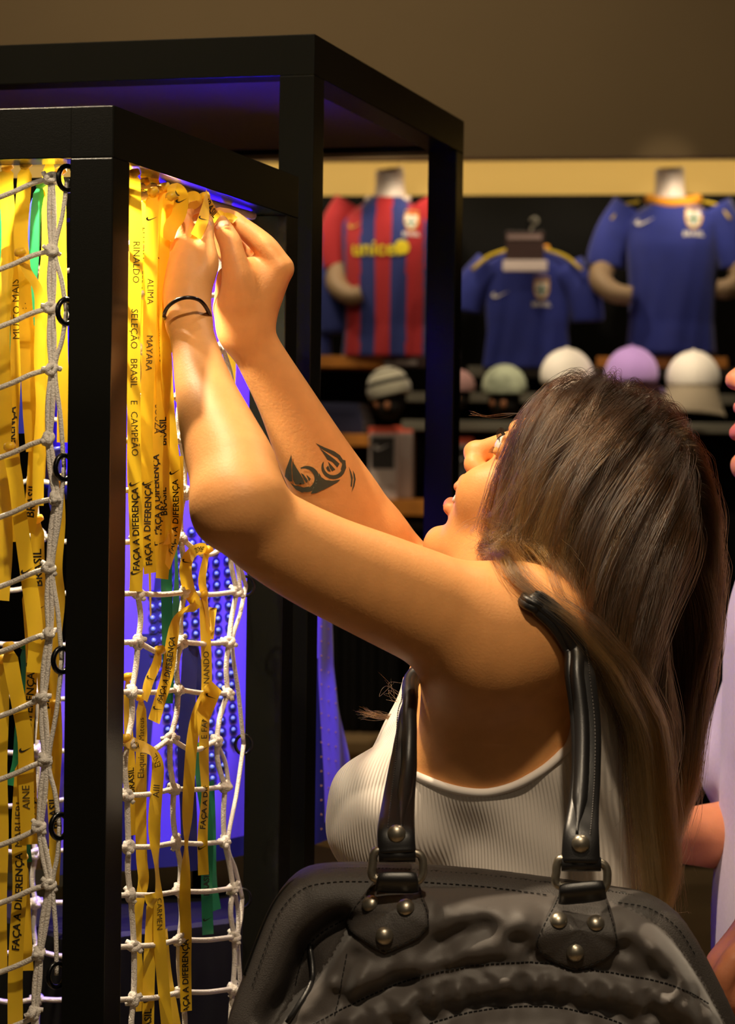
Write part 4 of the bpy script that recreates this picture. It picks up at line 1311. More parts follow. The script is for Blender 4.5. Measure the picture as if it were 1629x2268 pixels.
for s in (1, -1):
    e = ellipsoid('eye', H(0.0775, 0.025, s * .031), (0.0122, 0.0118, 0.0122), hax, m_white, woman)
    ellipsoid('iris', H(0.0867, 0.0262, s * .0318), (0.0034, 0.0055, 0.0055), hax, m_iris, e)
    gs = []
    for i in range(16):
        u = i / 15
        l = (0.020 + 0.022 * u) * s
        f0, u0 = 0.0895 - 0.007 * u ** 2, 0.0305 - 0.004 * abs(u - .5)
        gs.append(tube_geo(spline([H(f0, u0, l), H(f0 + .004, u0 + .0006, l + s * .0008), H(f0 + .0075, u0 + .004, l + s * .0018)], 5), [0.00035, 0.0003, 0.00025, 0.0002, 0.0001], 4))
        gs.append(tube_geo(spline([H(f0 - .002, u0 - .013, l), H(f0 + .002, u0 - .0155, l + s * .001)], 3), [0.0003, 0.0002, 0.0001], 4))
    vv, ff = join_geo(gs)
    me_obj('eyelashes', vv, ff, m_lash, e)
    gs = []
    for i in range(46):
        u = rng.random()
        l = (0.012 + 0.034 * u) * s
        f0, u0 = 0.0935 - 0.020 * u ** 2, 0.049 + 0.005 * math.sin(u * 2.6) + rng.uniform(-.002, .002)
        gs.append(tube_geo([H(f0 - .003, u0, l), H(f0 + .0005, u0 + .001, l + s * .003), H(f0 - .0005, u0 + .0015, l + s * .006)], [0.0003, 0.0003, 0.0001], 4))
    vv, ff = join_geo(gs)
    me_obj('eyebrow', vv, ff, m_lash, woman)
for i in range(-3, 4):
    ellipsoid('tooth', H(0.0985 - 0.0006 * i * i, -0.0525, i * 0.0062), (0.0030, 0.0055, 0.0033), hax, m_tooth, woman, 10, 6)


def nail(pa, pb, wdt, up):
    """fingernail lying on a fingertip from pa to the tip pb"""
    pa, pb, up = Vector(pa), Vector(pb), Vector(up).normalized()
    t = (pb - pa).normalized()
    sd = t.cross(up).normalized()
    rows = []
    for i in range(6):
        u = i / 5
        c = pa.lerp(pb, u)
        w2 = wdt * (1 - 0.25 * (2 * u - 1) ** 4) * (0.8 if i in (0, 5) else 1)
        rows.append([tuple(c + sd * (w2 * k) - up * (0.0022 * k * k) - up * 0.0012 * (1 if i in (0, 5) else 0)) for k in (-1, -.5, 0, .5, 1)])
    vv = [q for r in rows for q in r]
    ff = [(i * 5 + j, i * 5 + j + 1, i * 5 + j + 6, i * 5 + j + 5) for i in range(5) for j in range(4)]
    o = me_obj('fingernail', vv, ff, m_nail, woman, smooth=True)
    return o


def on_body(px, py, d0=1.9, out=0.0004):
    q = P(px, py, 2.0)
    dr = (q - EYE).normalized()
    hit, nn, _, _ = BB.ray_cast(EYE, dr)
    if hit is None:
        return None, None
    if nn.dot(dr) > 0:
        nn = -nn
    return hit + nn * out, nn


for (a, b, w) in (((783, 425), (755, 350), 0.0062), ((612, 400), (607, 335), 0.0044)):
    pa, na = on_body(340 + a[0] / 5.09, 420 + a[1] / 5.09, out=0.0012)
    pb, nb = on_body(340 + b[0] / 5.09, 420 + b[1] / 5.09, out=0.0012)
    if pa is not None and pb is not None:
        nail(pa, pb, w, (na + nb))

# --- tattoo band on the far forearm (ink in the skin)
m_tat = mat('faded tattoo ink', hexc(70, 69, 56), 0.5)
TX = lambda x, y: (600 + x / 5.43, 900 + y / 5.43)


def tattoo(polys):
    """polygons in crop pixels, laid on the arm"""
    Vt, Ft = [], []
    for poly in polys:
        bm = bmesh.new()
        vs = [bm.verts.new((x, y, 0)) for x, y in poly]
        try:
            fc_ = bm.faces.new(vs)
        except ValueError:
            bm.free()
            continue
        bmesh.ops.triangulate(bm, faces=[fc_])
        for _ in range(2):
            long_e = [e for e in bm.edges if e.calc_length() > 34]
            if long_e:
                bmesh.ops.subdivide_edges(bm, edges=long_e, cuts=2)
                bmesh.ops.triangulate(bm, faces=list(bm.faces))
        base = len(Vt)
        bm.verts.index_update()
        ok = True
        loc = []
        for v_ in bm.verts:
            h_, n_ = on_body(*TX(v_.co.x, v_.co.y), out=0.0005)
            if h_ is None or abs((h_ - EYE).dot(cF) - 2.36) > 0.09:
                h_ = None
            loc.append(h_)
        for f_ in bm.faces:
            ids = [v_.index for v_ in f_.verts]
            if all(loc[i] is not None for i in ids):
                Ft.append([base + i for i in ids])
        Vt += [tuple(q) if q is not None else (0, 2.3, 1.4) for q in loc]
        bm.free()
    return me_obj('tattoo', Vt, Ft, m_tat, woman, smooth=True)


def arc_band(cx_, cy_, r0, r1, a0, a1, n=18, taper=True):
    o, i_ = [], []
    for k in range(n + 1):
        t = k / n
        a = math.radians(a0 + (a1 - a0) * t)
        w = math.sin(math.pi * min(1, max(0.02, t))) ** 0.5 if taper else 1
        rm, rw = (r0 + r1) / 2, (r1 - r0) / 2 * w
        o.append((cx_ + (rm + rw) * math.cos(a), cy_ + (rm + rw) * math.sin(a)))
        i_.append((cx_ + (rm - rw) * math.cos(a), cy_ + (rm - rw) * math.sin(a)))
    return [[o[k], o[k + 1], i_[k + 1], i_[k]] for k in range(n)]


tat = [
    # right flame
    [(540, 442), (640, 492), (760, 540), (830, 590), (870, 650), (845, 680), (800, 620), (700, 560), (600, 505)],
    [(585, 500), (690, 580), (770, 640), (825, 690), (800, 735), (740, 668), (680, 640), (640, 575)],
    [(690, 665), (740, 720), (775, 760), (735, 780), (705, 730)], [(665, 740), (690, 712), (722, 785), (690, 780)],
    *arc_band(752, 722, 106, 152, -50, 208, 26),
    [(843, 640), (895, 650), (905, 740), (880, 800), (840, 760), (858, 700)],
    # left flame
    [(250, 578), (258, 640), (250, 700), (255, 800), (262, 900), (230, 900), (175, 840), (185, 760), (215, 680)],
    [(265, 655), (300, 720), (345, 790), (395, 880), (412, 930), (372, 935), (318, 800), (312, 860), (350, 938), (300, 935), (272, 880), (262, 760)],
    [(365, 800), (400, 820), (450, 890), (430, 920), (405, 880)], [(430, 820), (465, 850), (485, 870), (462, 900)],
    *arc_band(420, 870, 108, 168, -115, 135, 26),
    [(240, 920), (300, 950), (400, 975), (470, 960), (440, 1020), (380, 1035), (310, 1000)],
    # middle piece and the comma on the outside
    [(585, 800), (610, 850), (660, 885), (740, 895), (835, 880), (800, 915), (720, 960), (640, 1000), (550, 1040), (485, 1050), (540, 1005), (580, 950), (600, 900)],
    [(935, 725), (965, 790), (985, 860), (975, 970), (958, 960), (965, 880), (952, 800)],
    [(985, 770), (1010, 820), (1020, 880), (1005, 960), (970, 1035), (988, 950), (998, 880)],
]
for grp in (tat[:31], tat[31:62], tat[62:63], tat[63:64], tat[64:]):
    to_ = tattoo(grp)
    to_['kind'] = 'stuff'
# bracelet around the near wrist
m_brc = mat('black leather band', hexc(20, 12, 22), 0.3)
brp = spline([P(364, 700, 2.185), P(372, 680, 2.172), P(392, 665, 2.165), P(415, 659, 2.163), P(440, 664, 2.167), P(456, 680, 2.176), P(466, 704, 2.195), P(465, 728, 2.222), P(440, 722, 2.246), P(405, 712, 2.246), P(375, 712, 2.222)], 48, True)
tag(tube('bracelet', brp, 0.0018, m_brc, None, 8, True), 'thin black round band on the wrist in front of the ribbons', 'bracelet')
# ------------------------------------------------------------------ ribbed vest
m_vest = mat('white ribbed cotton', hexc(236, 226, 216), 0.85, sheen=0.3)
nt = m_vest.node_tree
tcn = nt.nodes.new('ShaderNodeTexCoord')
wv = nt.nodes.new('ShaderNodeTexWave')
wv.wave_type, wv.bands_direction, wv.wave_profile = 'BANDS', 'X', 'SIN'
wv.inputs['Scale'].default_value = 105
wv.inputs['Distortion'].default_value = 0.0
mp = nt.nodes.new('ShaderNodeMapping')
mp.inputs['Rotation'].default_value = (0, math.radians(4), math.radians(25))
nt.links.new(tcn.outputs['Object'], mp.inputs['Vector'])
nt.links.new(mp.outputs[0], wv.inputs['Vector'])
bpn = nt.nodes.new('ShaderNodeBump')
bpn.inputs['Strength'].default_value, bpn.inputs['Distance'].default_value = 0.55, 0.0012
nt.links.new(wv.outputs[0], bpn.inputs['Height'])
nt.links.new(bpn.outputs[0], nt.nodes['Principled BSDF'].inputs['Normal'])

hole_px = [(918, 1712), (960, 1727), (1000, 1739), (1040, 1746), (1075, 1747), (1110, 1740), (1145, 1727), (1180, 1707), (1210, 1686), (1236, 1662), (1256, 1640), (1266, 1600), (1270, 1540), (1266, 1470), (1262, 1400), (1262, 1330), (1262, 1100), (300, 1100), (300, 1500), (830, 1500), (886, 1530), (894, 1590), (897, 1650), (905, 1690)]
hole = np.array([(q.x, q.z) for q in (P(a, b, 2.20) for a, b in hole_px)])


def in_poly(x, z, poly):
    r = np.zeros(len(x), dtype=bool)
    n = len(poly)
    for i in range(n):
        x1, z1 = poly[i]
        x2, z2 = poly[(i + 1) % n]
        c = ((z1 > z) != (z2 > z)) & (x < (x2 - x1) * (z - z1) / (z2 - z1 + 1e-12) + x1)
        r ^= c
    return r


yy = V[:, 1]
zz = V[:, 2]
xx = V[:, 0]
side_z = np.abs(yy - 2.31) > 0.055
inh = in_poly(xx, zz, hole)
zneck = P(900, 1500, 2.3).z
zback = P(1300, 1420, 2.3).z
mask = np.where(side_z, ~inh & (zz < P(1200, 1450, 2.2).z), np.where(xx < P(1130, 0, 2.3).x, zz < zneck, zz < zback))
fk = mask[F].all(1)
Fv = F[fk]
used = np.unique(Fv)
remap = np.full(len(V), -1)
remap[used] = np.arange(len(used))
Fv = remap[Fv]
Vv = V[used].copy()
# outward normals
fn_ = np.cross(Vv[Fv[:, 2]] - Vv[Fv[:, 0]], Vv[Fv[:, 3]] - Vv[Fv[:, 1]])
vn = np.zeros_like(Vv)
for c in range(4):
    for q in range(3):
        vn[:, q] += np.bincount(Fv[:, c], fn_[:, q], len(Vv))
vn /= np.linalg.norm(vn, axis=1)[:, None] + 1e-12
# pull the cut edge onto the drawn armhole line
ed = np.concatenate([Fv[:, [0, 1]], Fv[:, [1, 2]], Fv[:, [2, 3]], Fv[:, [3, 0]]])
key = np.sort(ed, 1)
uq, cn = np.unique(key, axis=0, return_counts=True)
bd = np.unique(uq[cn == 1])
hp = spline([(a, b) for a, b in hole], 900, True)
for i in bd:
    if abs(Vv[i, 1] - 2.31) > 0.07:
        d = (hp[:, 0] - Vv[i, 0]) ** 2 + (hp[:, 1] - Vv[i, 2]) ** 2
        j = d.argmin()
        if d[j] < 0.005 ** 2:
            Vv[i, 0], Vv[i, 2] = hp[j]
sag = 0.0024 + 0.0012 * np.sin(Vv[:, 0] * 60 + Vv[:, 2] * 90)
Vv = smooth_verts(Vv + vn * sag[:, None], Fv, 6, 0.5)
vest = grid_obj('vest', Vv, Fv, m_vest, woman)
m_hem = mat('white cotton hem', hexc(240, 230, 222), 0.8, sheen=0.3)
VB = BVHTree.FromPolygons([tuple(q) for q in Vv], [tuple(int(i) for i in q) for q in Fv])
for ysign, y0 in ((1, 1.9), (-1, 2.75)):
    hem = []
    for a, b in spline(hole_px[:14] + hole_px[-4:], 90)[:70]:
        q = P(a, b, 2.2)
        hit, nn, _, _ = BB.ray_cast(Vector((q.x, y0, q.z)), Vector((0, ysign, 0)))
        if hit is not None and (not hem or (hit - hem[-1]).length < 0.03):
            hem.append(hit - Vector((0, ysign * 0.0016, 0)))
    if len(hem) > 8:
        hem = smooth_path = spline(hem[::3], 80)
        tube('hem', hem, 0.0040, m_hem, vest, 8)

# ------------------------------------------------------------------ trousers and shoes (below the frame)
m_jean = mat('dark denim', hexc(38, 42, 58), 0.85, noise=(60, 0.15))
m_shoe = mat('black canvas shoe', hexc(20, 20, 22), 0.7)
wc = P(1162, 2150, 2.31)
rings = []
for z_, a_, b_ in ((0.97, .112, .130), (0.93, .122, .142), (0.88, .128, .158), (0.82, .126, .165), (0.77, .120, .160)):
    rings.append([(wc.x + a_ * math.cos(t), wc.y + b_ * math.sin(t), z_) for t in np.linspace(0, 2 * math.pi, 28, endpoint=False)])
g1 = loft(rings)
gs = [g1]
for s in (1, -1):
    path = spline([(wc.x, wc.y - s * .078, .84), (wc.x - .005, wc.y - s * .080, .62), (wc.x - .01, wc.y - s * .080, .47), (wc.x + .012, wc.y - s * .080, .25), (wc.x + .02, wc.y - s * .080, .075)], 18)
    gs.append(tube_geo(path, list(np.interp(np.linspace(0, 1, 18), [0, .35, .55, .75, 1], [.088, .070, .060, .056, .062])), 18))
me_obj('trousers', *join_geo(gs), m_jean, woman, smooth=True)
for s in (1, -1):
    x0, y0 = wc.x + .02, wc.y - s * .08
    bm = bmesh.new()
    rr = []
    for t, wd2, hh in ((0.075, .018, .05), (0.05, .036, .07), (0.0, .040, .085), (-.06, .042, .07), (-.12, .045, .05), (-.165, .036, .036), (-.185, .016, .024)):
        rr.append([(x0 + t, y0 + wd2 * math.cos(q), max(0.001, hh * .5 + hh * .5 * math.sin(q))) for q in np.linspace(0, 2 * math.pi, 16, endpoint=False)])
    bm.free()
    me_obj('shoe', *loft(rr), m_shoe, woman, smooth=True)

# ------------------------------------------------------------------ hair
m_hair = bpy.data.materials.new('brown hair')
m_hair.use_nodes = True
nt = m_hair.node_tree
nt.nodes.remove(nt.nodes['Principled BSDF'])
hb = nt.nodes.new('ShaderNodeBsdfHairPrincipled')
hb.parametrization = 'COLOR'
hb.inputs['Roughness'].default_value = 0.22
hb.inputs['Radial Roughness'].default_value = 0.35
hb.inputs['Coat'].default_value = 0.0
hi = nt.nodes.new('ShaderNodeHairInfo')
rp = nt.nodes.new('ShaderNodeValToRGB')
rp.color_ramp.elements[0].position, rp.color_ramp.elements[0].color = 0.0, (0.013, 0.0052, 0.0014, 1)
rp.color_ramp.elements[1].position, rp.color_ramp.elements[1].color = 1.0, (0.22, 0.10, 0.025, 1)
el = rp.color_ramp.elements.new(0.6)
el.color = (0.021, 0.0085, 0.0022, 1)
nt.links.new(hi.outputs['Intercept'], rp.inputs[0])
hs = nt.nodes.new('ShaderNodeHueSaturation')
mr = nt.nodes.new('ShaderNodeMapRange')
mr.inputs['To Min'].default_value, mr.inputs['To Max'].default_value = 0.65, 1.45
nt.links.new(hi.outputs['Random'], mr.inputs['Value'])
nt.links.new(mr.outputs[0], hs.inputs['Value'])
nt.links.new(rp.outputs[0], hs.inputs['Color'])
nt.links.new(hs.outputs[0], hb.inputs['Color'])
nt.links.new(hb.outputs[0], nt.nodes['Material Output'].inputs[0])

hr = np.random.default_rng(11)
hFa, hUa, hLa, HCa = (np.array(tuple(q)) for q in (hF, hU, hL, HC))
CR = np.array([0.093, 0.086, 0.070])
CC = np.array([-0.008, 0.046, 0.0])
toW = lambda q: HCa + q[:, 0:1] * hFa + q[:, 1:2] * hUa + q[:, 2:3] * hLa
toH = lambda p: np.stack([(p - HCa) @ hFa, (p - HCa) @ hUa, (p - HCa) @ hLa], 1)


def scalp_ok(q):
    f, u, l = q[:, 0], q[:, 1], np.abs(q[:, 2])
    return (f < np.clip(0.022 + 0.58 * u, -0.03, 0.058)) & (u > -0.030) & (~((u < 0.012) & (f > 0.012)))


# scalp cap under the strands
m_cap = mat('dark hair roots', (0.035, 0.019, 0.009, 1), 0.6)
gv, gf = [], []
NU, NV = 60, 40
for i in range(NV + 1):
    for j in range(NU):
        a, b = math.pi * i / NV, 2 * math.pi * j / NU
        gv.append((CC[0] + (CR[0] + .002) * math.sin(a) * math.cos(b), CC[1] + (CR[1] + .002) * math.cos(a), CC[2] + (CR[2] + .002) * math.sin(a) * math.sin(b)))
gv = np.array(gv)
okv = scalp_ok(gv)
for i in range(NV):
    for j in range(NU):
        q = (i * NU + j, i * NU + (j + 1) % NU, (i + 1) * NU + (j + 1) % NU, (i + 1) * NU + j)
        if all(okv[k] for k in q):
            gf.append(q)
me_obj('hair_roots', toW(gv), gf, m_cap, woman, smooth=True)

# capsules the strands must stay out of: (a, b, radius)
cap_ = [(P(1230, 1360, 2.33), H(-0.018, -0.035), 0.060), (P(1200, 1360, 2.22), P(1225, 1330, 2.44), 0.048), (Sn, P(1240, 1300, 2.32), 0.058), (Sn, lerp3(Sn, En, .6), 0.054),
        (P(1170, 1440, 2.25), P(1165, 1900, 2.25), 0.098), (P(1170, 1440, 2.37), P(1165, 1900, 2.37), 0.098), (P(1170, 1440, 2.31), P(1165, 1900, 2.31), 0.106), (P(1210, 1460, 2.235), P(1210, 1600, 2.225), 0.050)]
cap_ = [(np.array(tuple(a)), np.array(tuple(b)), r) for a, b, r in cap_]


def push_out(p, off):
    # skull and face
    for c, r in ((CC, CR), (np.array([0.030, -0.015, 0.0]), np.array([0.066, 0.082, 0.058]))):
        q = toH(p) - c
        rr = r[None, :] + off[:, None]
        k = np.sqrt(((q / rr) ** 2).sum(1)) + 1e-9
        ins = k < 1
        if ins.any():
            q2 = q[ins] / k[ins][:, None] + c
            p[ins] = HCa + q2[:, 0:1] * hFa + q2[:, 1:2] * hUa + q2[:, 2:3] * hLa
    for a, b, r in cap_:
        ba = b - a
        t = np.clip(((p - a) @ ba) / ba.dot(ba), 0, 1)
        v = p - a - t[:, None] * ba
        d = np.linalg.norm(v, axis=1) + 1e-9
        rr = r + off * 0.7
        ins = d < rr
        p[ins] += v[ins] / d[ins][:, None] * (rr - d)[ins][:, None]
    return p


zt_ = np.array([P(1200, y_, 2.25).z for y_ in (1190, 1260, 1310, 1350, 1450, 1560, 1950)])
xt_ = np.array([P(x_, 0, 2.25).x for x_ in (1062, 1100, 1165, 1230, 1318, 1378, 1432)])
zx_ = np.array([P(1600, y_, 2.3).z for y_ in (700, 1000, 1150, 1400, 1500, 1600, 1750, 1900, 1990)])
xx_ = np.array([P(x_, 0, 2.3).x for x_ in (1560, 1596, 1640, 1640, 1622, 1606, 1590, 1540, 1480)])
# guides
NG = 2600
dirs = hr.normal(size=(NG * 6, 3))
dirs /= np.linalg.norm(dirs, axis=1)[:, None]
roots = CC + dirs * CR
roots = roots[scalp_ok(roots)][:NG]
NG = len(roots)
f0, u0, l0 = roots.T
sgn = np.where(l0 + hr.normal(0, 0.004, NG) > -0.006, 1.0, -1.0)      # parting a little to the far side
front = np.clip((f0 + 0.02) / 0.07, 0, 1)
back = np.clip((0.00 - f0) / 0.06, 0, 1)
lowr = np.clip((0.05 - u0) / 0.06, 0, 1)
length = 0.25 + 0.10 * hr.random(NG) + 0.16 * back + 0.02 * (1 - front)
length = np.where((front > 0.6) & (hr.random(NG) < 0.55), 0.16 + 0.07 * hr.random(NG), length)
length = np.where((back > 0.4), 0.34 + 0.12 * hr.random(NG), length)
fringe = (f0 > 0.045) & (u0 > 0.07)
length = np.where(fringe & (hr.random(NG) < 0.6), 0.11 + 0.06 * hr.random(NG), length)
nearf = (l0 > 0.0) & (f0 > -0.035) & (hr.random(NG) < 0.80)
length = np.where(nearf, 0.15 + 0.30 * np.clip(u0, 0, 0.13) + 0.07 * hr.random(NG), length)
NS = 34
step = length / (NS - 1)
p = toW(roots)
nrm = toW(roots + (roots - CC) / CR ** 2 * 1e-3) - p
nrm /= np.linalg.norm(nrm, axis=1)[:, None]
off = 0.003 + 0.020 * hr.random(NG) ** 1.3 * np.clip(u0 / 0.10, 0.25, 1)
# combing direction in the head frame
comb = -hUa[None, :] * 1.0 + hLa[None, :] * (sgn * np.clip(1.1 - np.abs(l0) / 0.05, 0, 1.1))[:, None] + hFa[None, :] * (-0.50 * front - 0.45 * back + 0.10 * np.sin(l0 * 60 + u0 * 40))[:, None]
comb += hr.normal(0, 0.07, (NG, 3))
comb /= np.linalg.norm(comb, axis=1)[:, None]
d = comb * 0.9 + nrm * 0.35
d /= np.linalg.norm(d, axis=1)[:, None]
G = np.zeros((NG, NS, 3))
G[:, 0] = p
wave_ph = hr.random(NG) * 6.28
wave_dir = hr.normal(size=(NG, 3))
flick = np.where(hr.random(NG) < 0.55, 1.0, 0.25) * np.clip(1 - back * 1.2, 0, 1)
grav = np.array([0.0, 0.0, -1.0])
for s in range(1, NS):
    t = s / (NS - 1)
    dist = step * s
    hh = toH(p)
    on_head = np.clip((hh[:, 1] + 0.075) / 0.07, 0, 1) * np.clip(1.35 - dist / 0.17, 0, 1)
    tgt = comb * on_head[:, None] + grav[None, :] * (1.08 - on_head)[:, None]
    tgt += wave_dir * (0.10 * np.sin(wave_ph + dist * 38))[:, None]
    # ends of the front layers turn up and out
    fl = np.clip((t - 0.66) / 0.34, 0, 1) ** 1.5 * flick
    tgt += fl[:, None] * np.array([[-0.9, -0.20, 0.22]])
    tgt /= np.linalg.norm(tgt, axis=1)[:, None]
    d = d * 0.70 + tgt * 0.30
    d /= np.linalg.norm(d, axis=1)[:, None]
    p_new = push_out(p + d * step[:, None], off)
    xm = np.interp(-p_new[:, 2], -zt_, xt_)
    low = p_new[:, 2] < zt_[0]
    p_new[low, 0] = np.maximum(p_new[low, 0], xm[low] + off[low] * 1.5)
    xh = np.interp(-p_new[:, 2], -zx_, xx_) - off * 1.2
    p_new[:, 0] = np.minimum(p_new[:, 0], xh)
    mv = p_new - p
    ln = np.linalg.norm(mv, axis=1)[:, None] + 1e-9
    d = d * 0.4 + mv / ln * 0.6
    d /= np.linalg.norm(d, axis=1)[:, None]
    p = p + mv / ln * np.minimum(ln, step[:, None] * 1.2)
    G[:, s] = p
bad = ((G[:, :, 0] < P(1085, 0, 2.3).x) & (G[:, :, 2] < P(0, 1230, 2.3).z)).any(1)
G = G[~bad]
NG = len(G)
G[:, :, 2] = np.maximum(G[:, :, 2], P(0, 1995, 2.3).z + 0.03 * hr.random((NG, 1)))
# a lock that reaches the shoulder line is a short layer: it ends there
xm_all = np.interp(-G[:, :, 2], -zt_, xt_)
hit_ = (G[:, :, 0] - xm_all < 0.007) & (G[:, :, 2] < zt_[1]) & (G[:, :, 1] < 2.34)
end = np.where(hit_.any(1), np.minimum(hit_.argmax(1) + 3, NS - 1), NS - 1)
long_ = hr.random(NG) < 0.06
end = np.where(long_, NS - 1, end)
ii = (end / (NS - 1))[:, None] * np.arange(NS)[None, :]
i0 = np.clip(ii.astype(int), 0, NS - 2)
w_ = (ii - i0)[:, :, None]
ar = np.arange(NG)[:, None]
G = G[ar, i0] * (1 - w_) + G[ar, i0 + 1] * w_
# short layers that fall over the shoulder, their ends flicked out
ex = []
for (pts, nn_) in (
    ([(1235, 1110), (1205, 1205), (1175, 1262), (1128, 1284)], 26), ([(1275, 1120), (1250, 1225), (1228, 1290), (1185, 1312)], 30), ([(1325, 1130), (1300, 1245), (1278, 1312), (1232, 1336)], 30),
    ([(1360, 1150), (1350, 1280), (1322, 1355), (1272, 1376)], 30), ([(1395, 1180), (1392, 1320), (1362, 1400), (1312, 1420)], 26), ([(1180, 1085), (1150, 1170), (1118, 1222), (1078, 1236)], 22),
    ([(1225, 1310), (1270, 1372), (1345, 1412), (1425, 1372)], 16), ([(1425, 1200), (1440, 1380), (1420, 1500), (1372, 1560)], 18), ([(1450, 1300), (1465, 1520), (1440, 1680), (1390, 1745)], 16), ([(1460, 1400), (1480, 1620), (1462, 1800), (1420, 1860)], 16),
):
    for k in range(nn_):
        j = hr.normal(0, 1, 14)
        q = [P(a + j[2 * i_] * (10 + 3 * i_), b + j[2 * i_ + 1] * (9 + 4 * i_), 2.215 - 0.012 * i_ + 0.006 * j[8 + i_]) for i_, (a, b) in enumerate(pts)]
        g_ = spline(q, NS)
        for _ in range(3):
            g_ = push_out(g_, np.full(NS, 0.004 + 0.006 * hr.random()))
        ex.append(g_)
G = np.concatenate([G, np.array(ex)])
NG = len(G)
# strands around every guide, drawing together towards the tip
PER = 17
N = NG * PER
base = np.repeat(G, PER, 0)
tt = np.linspace(0, 1, NS)[None, :, None]
o0 = hr.normal(0, 0.0036, (N, 1, 3))
o1 = hr.normal(0, 0.0015, (N, 1, 3))
stray = (hr.random(N) < 0.06)[:, None, None]
o2 = hr.normal(0, 0.012, (N, 1, 3)) * stray
S_ = base + o0 * (1 - tt) * 0.9 + o1 * np.sin(tt * 3.1) + o0 * 0.35 * tt + o2 * tt ** 1.6
S_ += hr.normal(0, 0.0006, (N, NS, 3)) * tt
trim = 0.80 + 0.20 * hr.random(N)
# shorten: resample each strand to a part of its guide
ii = trim[:, None] * np.linspace(0, NS - 1, NS)[None, :]
i0 = np.clip(ii.astype(int), 0, NS - 2)
w_ = (ii - i0)[:, :, None]
ar = np.arange(N)[:, None]
S_ = S_[ar, i0] * (1 - w_) + S_[ar, i0 + 1] * w_
# a few loose wisps under the arm and at the brow
wis = []
for k in range(44):
    j = hr.normal(0, 1, 12)
    e = [P(905 + j[0] * 2, 1583 + j[1] * 4, 2.29), P(870, 1588 + j[2] * 4, 2.285), P(835 + j[3] * 2, 1584 + j[4] * 5, 2.28), P(800 + j[5] * 9, 1578 + j[6] * 7, 2.275)]
    wis.append(spline(e, NS))
for k in range(6):
    j = hr.normal(0, 1, 12)
    e = [P(920, 1560, 2.30), P(880 + j[0] * 12, 1545 + j[1] * 15, 2.29), P(862 + j[2] * 12, 1530 + j[3] * 20, 2.285), P(866 + j[4] * 22, 1500 + j[5] * 25, 2.28)]
    wis.append(spline(e, NS))
for k in range(9):
    j = hr.normal(0, 1, 8)
    e = [P(1150, 915, 2.35), P(1110 + j[0] * 4, 920 + j[1] * 3, 2.35), P(1075, 922 + j[2] * 2, 2.345), P(1046 + j[3] * 8, 914 + j[4] * 4, 2.34)]
    wis.append(spline(e, NS))
S_ = np.concatenate([S_, np.array(wis)])
N = len(S_)
hc_ = bpy.data.hair_curves.new('hair')
hc_.add_curves([NS] * N)
hc_.attributes['position'].data.foreach_set('vector', (S_ - np.array(woman.location)[None, None, :] * 0).astype(np.float32).ravel())
rad = np.repeat((0.000085 + 0.00006 * hr.random(N))[:, None], NS, 1) * (1 - 0.75 * np.linspace(0, 1, NS)[None, :] ** 3)
ra = hc_.attributes.get('radius') or hc_.attributes.new('radius', 'FLOAT', 'POINT')
ra.data.foreach_set('value', rad.astype(np.float32).ravel())
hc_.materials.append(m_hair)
hair = bpy.data.objects.new('hair', hc_)
COL.objects.link(hair)
hair.parent = woman
hair.matrix_parent_inverse = Matrix.Translation(-woman.location)
hair['kind'] = 'stuff'
# ================================================================== the black shoulder bag
m_bag = mat('black satin nylon', hexc(74, 67, 63), 0.55, spec=0.55, sheen=0.35, bump=(1500, 0.15))
m_yoke = mat('black coated cloth', hexc(62, 57, 54), 0.55, spec=0.5, noise=(500, 0.12), bump=(900, 0.35))
m_strap = mat('black satin strap', hexc(27, 26, 27), 0.36, spec=0.6, bump=(1200, 0.1))
m_nick = mat('brushed nickel', hexc(168, 160, 145), 0.36, metal=0.9, noise=(300, 0.08))
m_zip = mat('black zip', hexc(12, 12, 13), 0.4)
m_thr = mat('black thread', hexc(12, 11, 11), 0.7)
BD = 2.045
bag = thing('handbag', 'black satin handbag with studded strap patches on the shoulder of the woman', 'handbag', tuple(P(1080, 2400, BD + 0.05)))
Q = lambda px, py, d=BD: P(px, py, d)
outer = [(470, 2440), (497, 2290), (530, 2190), (562, 2100), (592, 2030), (628, 1975), (668, 1942), (720, 1930), (800, 1928), (920, 1932), (1080, 1944), (1240, 1964), (1380, 1984), (1450, 1998), (1510, 2035), (1552, 2090), (1590, 2160), (1630, 2240), (1665, 2330), (1690, 2440), (1660, 2560), (1500, 2600), (700, 2600), (500, 2560)]
pouch = [(500, 2470), (560, 2360), (600, 2290), (650, 2220), (705, 2160), (745, 2100), (780, 2045), (830, 1995), (900, 1974), (1020, 1970), (1180, 1985), (1340, 2004), (1420, 2030), (1480, 2075), (1530, 2140), (1575, 2215), (1615, 2300), (1635, 2440), (1590, 2540), (1400, 2580), (800, 2580), (560, 2550)]
bo = P(1080, 2260, BD)
b_lo = np.array([-0.20, BD - 0.10, P(0, 2620, BD).z - 0.02])
b_hi = np.array([0.37, BD + 0.16, P(0, 1900, BD).z + 0.02])
bf = Field(b_lo, b_hi, 0.0021)


def outline_dist(poly, gx, gz, n=400):
    """signed distance (inside positive) on a 2-D grid"""
    p = np.array([(q.x, q.z) for q in (P(a, b, BD) for a, b in poly)])
    s = spline([tuple(a) for a in p], n, True)
    d2 = np.full(gx.shape, 1e3)
    for i in range(n):
        a, ba = s[i], s[(i + 1) % n] - s[i]
        t = np.clip(((gx - a[0]) * ba[0] + (gz - a[1]) * ba[1]) / (ba @ ba + 1e-15), 0, 1)
        d2 = np.minimum(d2, (gx - a[0] - ba[0] * t) ** 2 + (gz - a[1] - ba[1] * t) ** 2)
    ins = in_poly(gx.ravel(), gz.ravel(), s).reshape(gx.shape)
    return np.sqrt(d2) * np.where(ins, 1, -1)


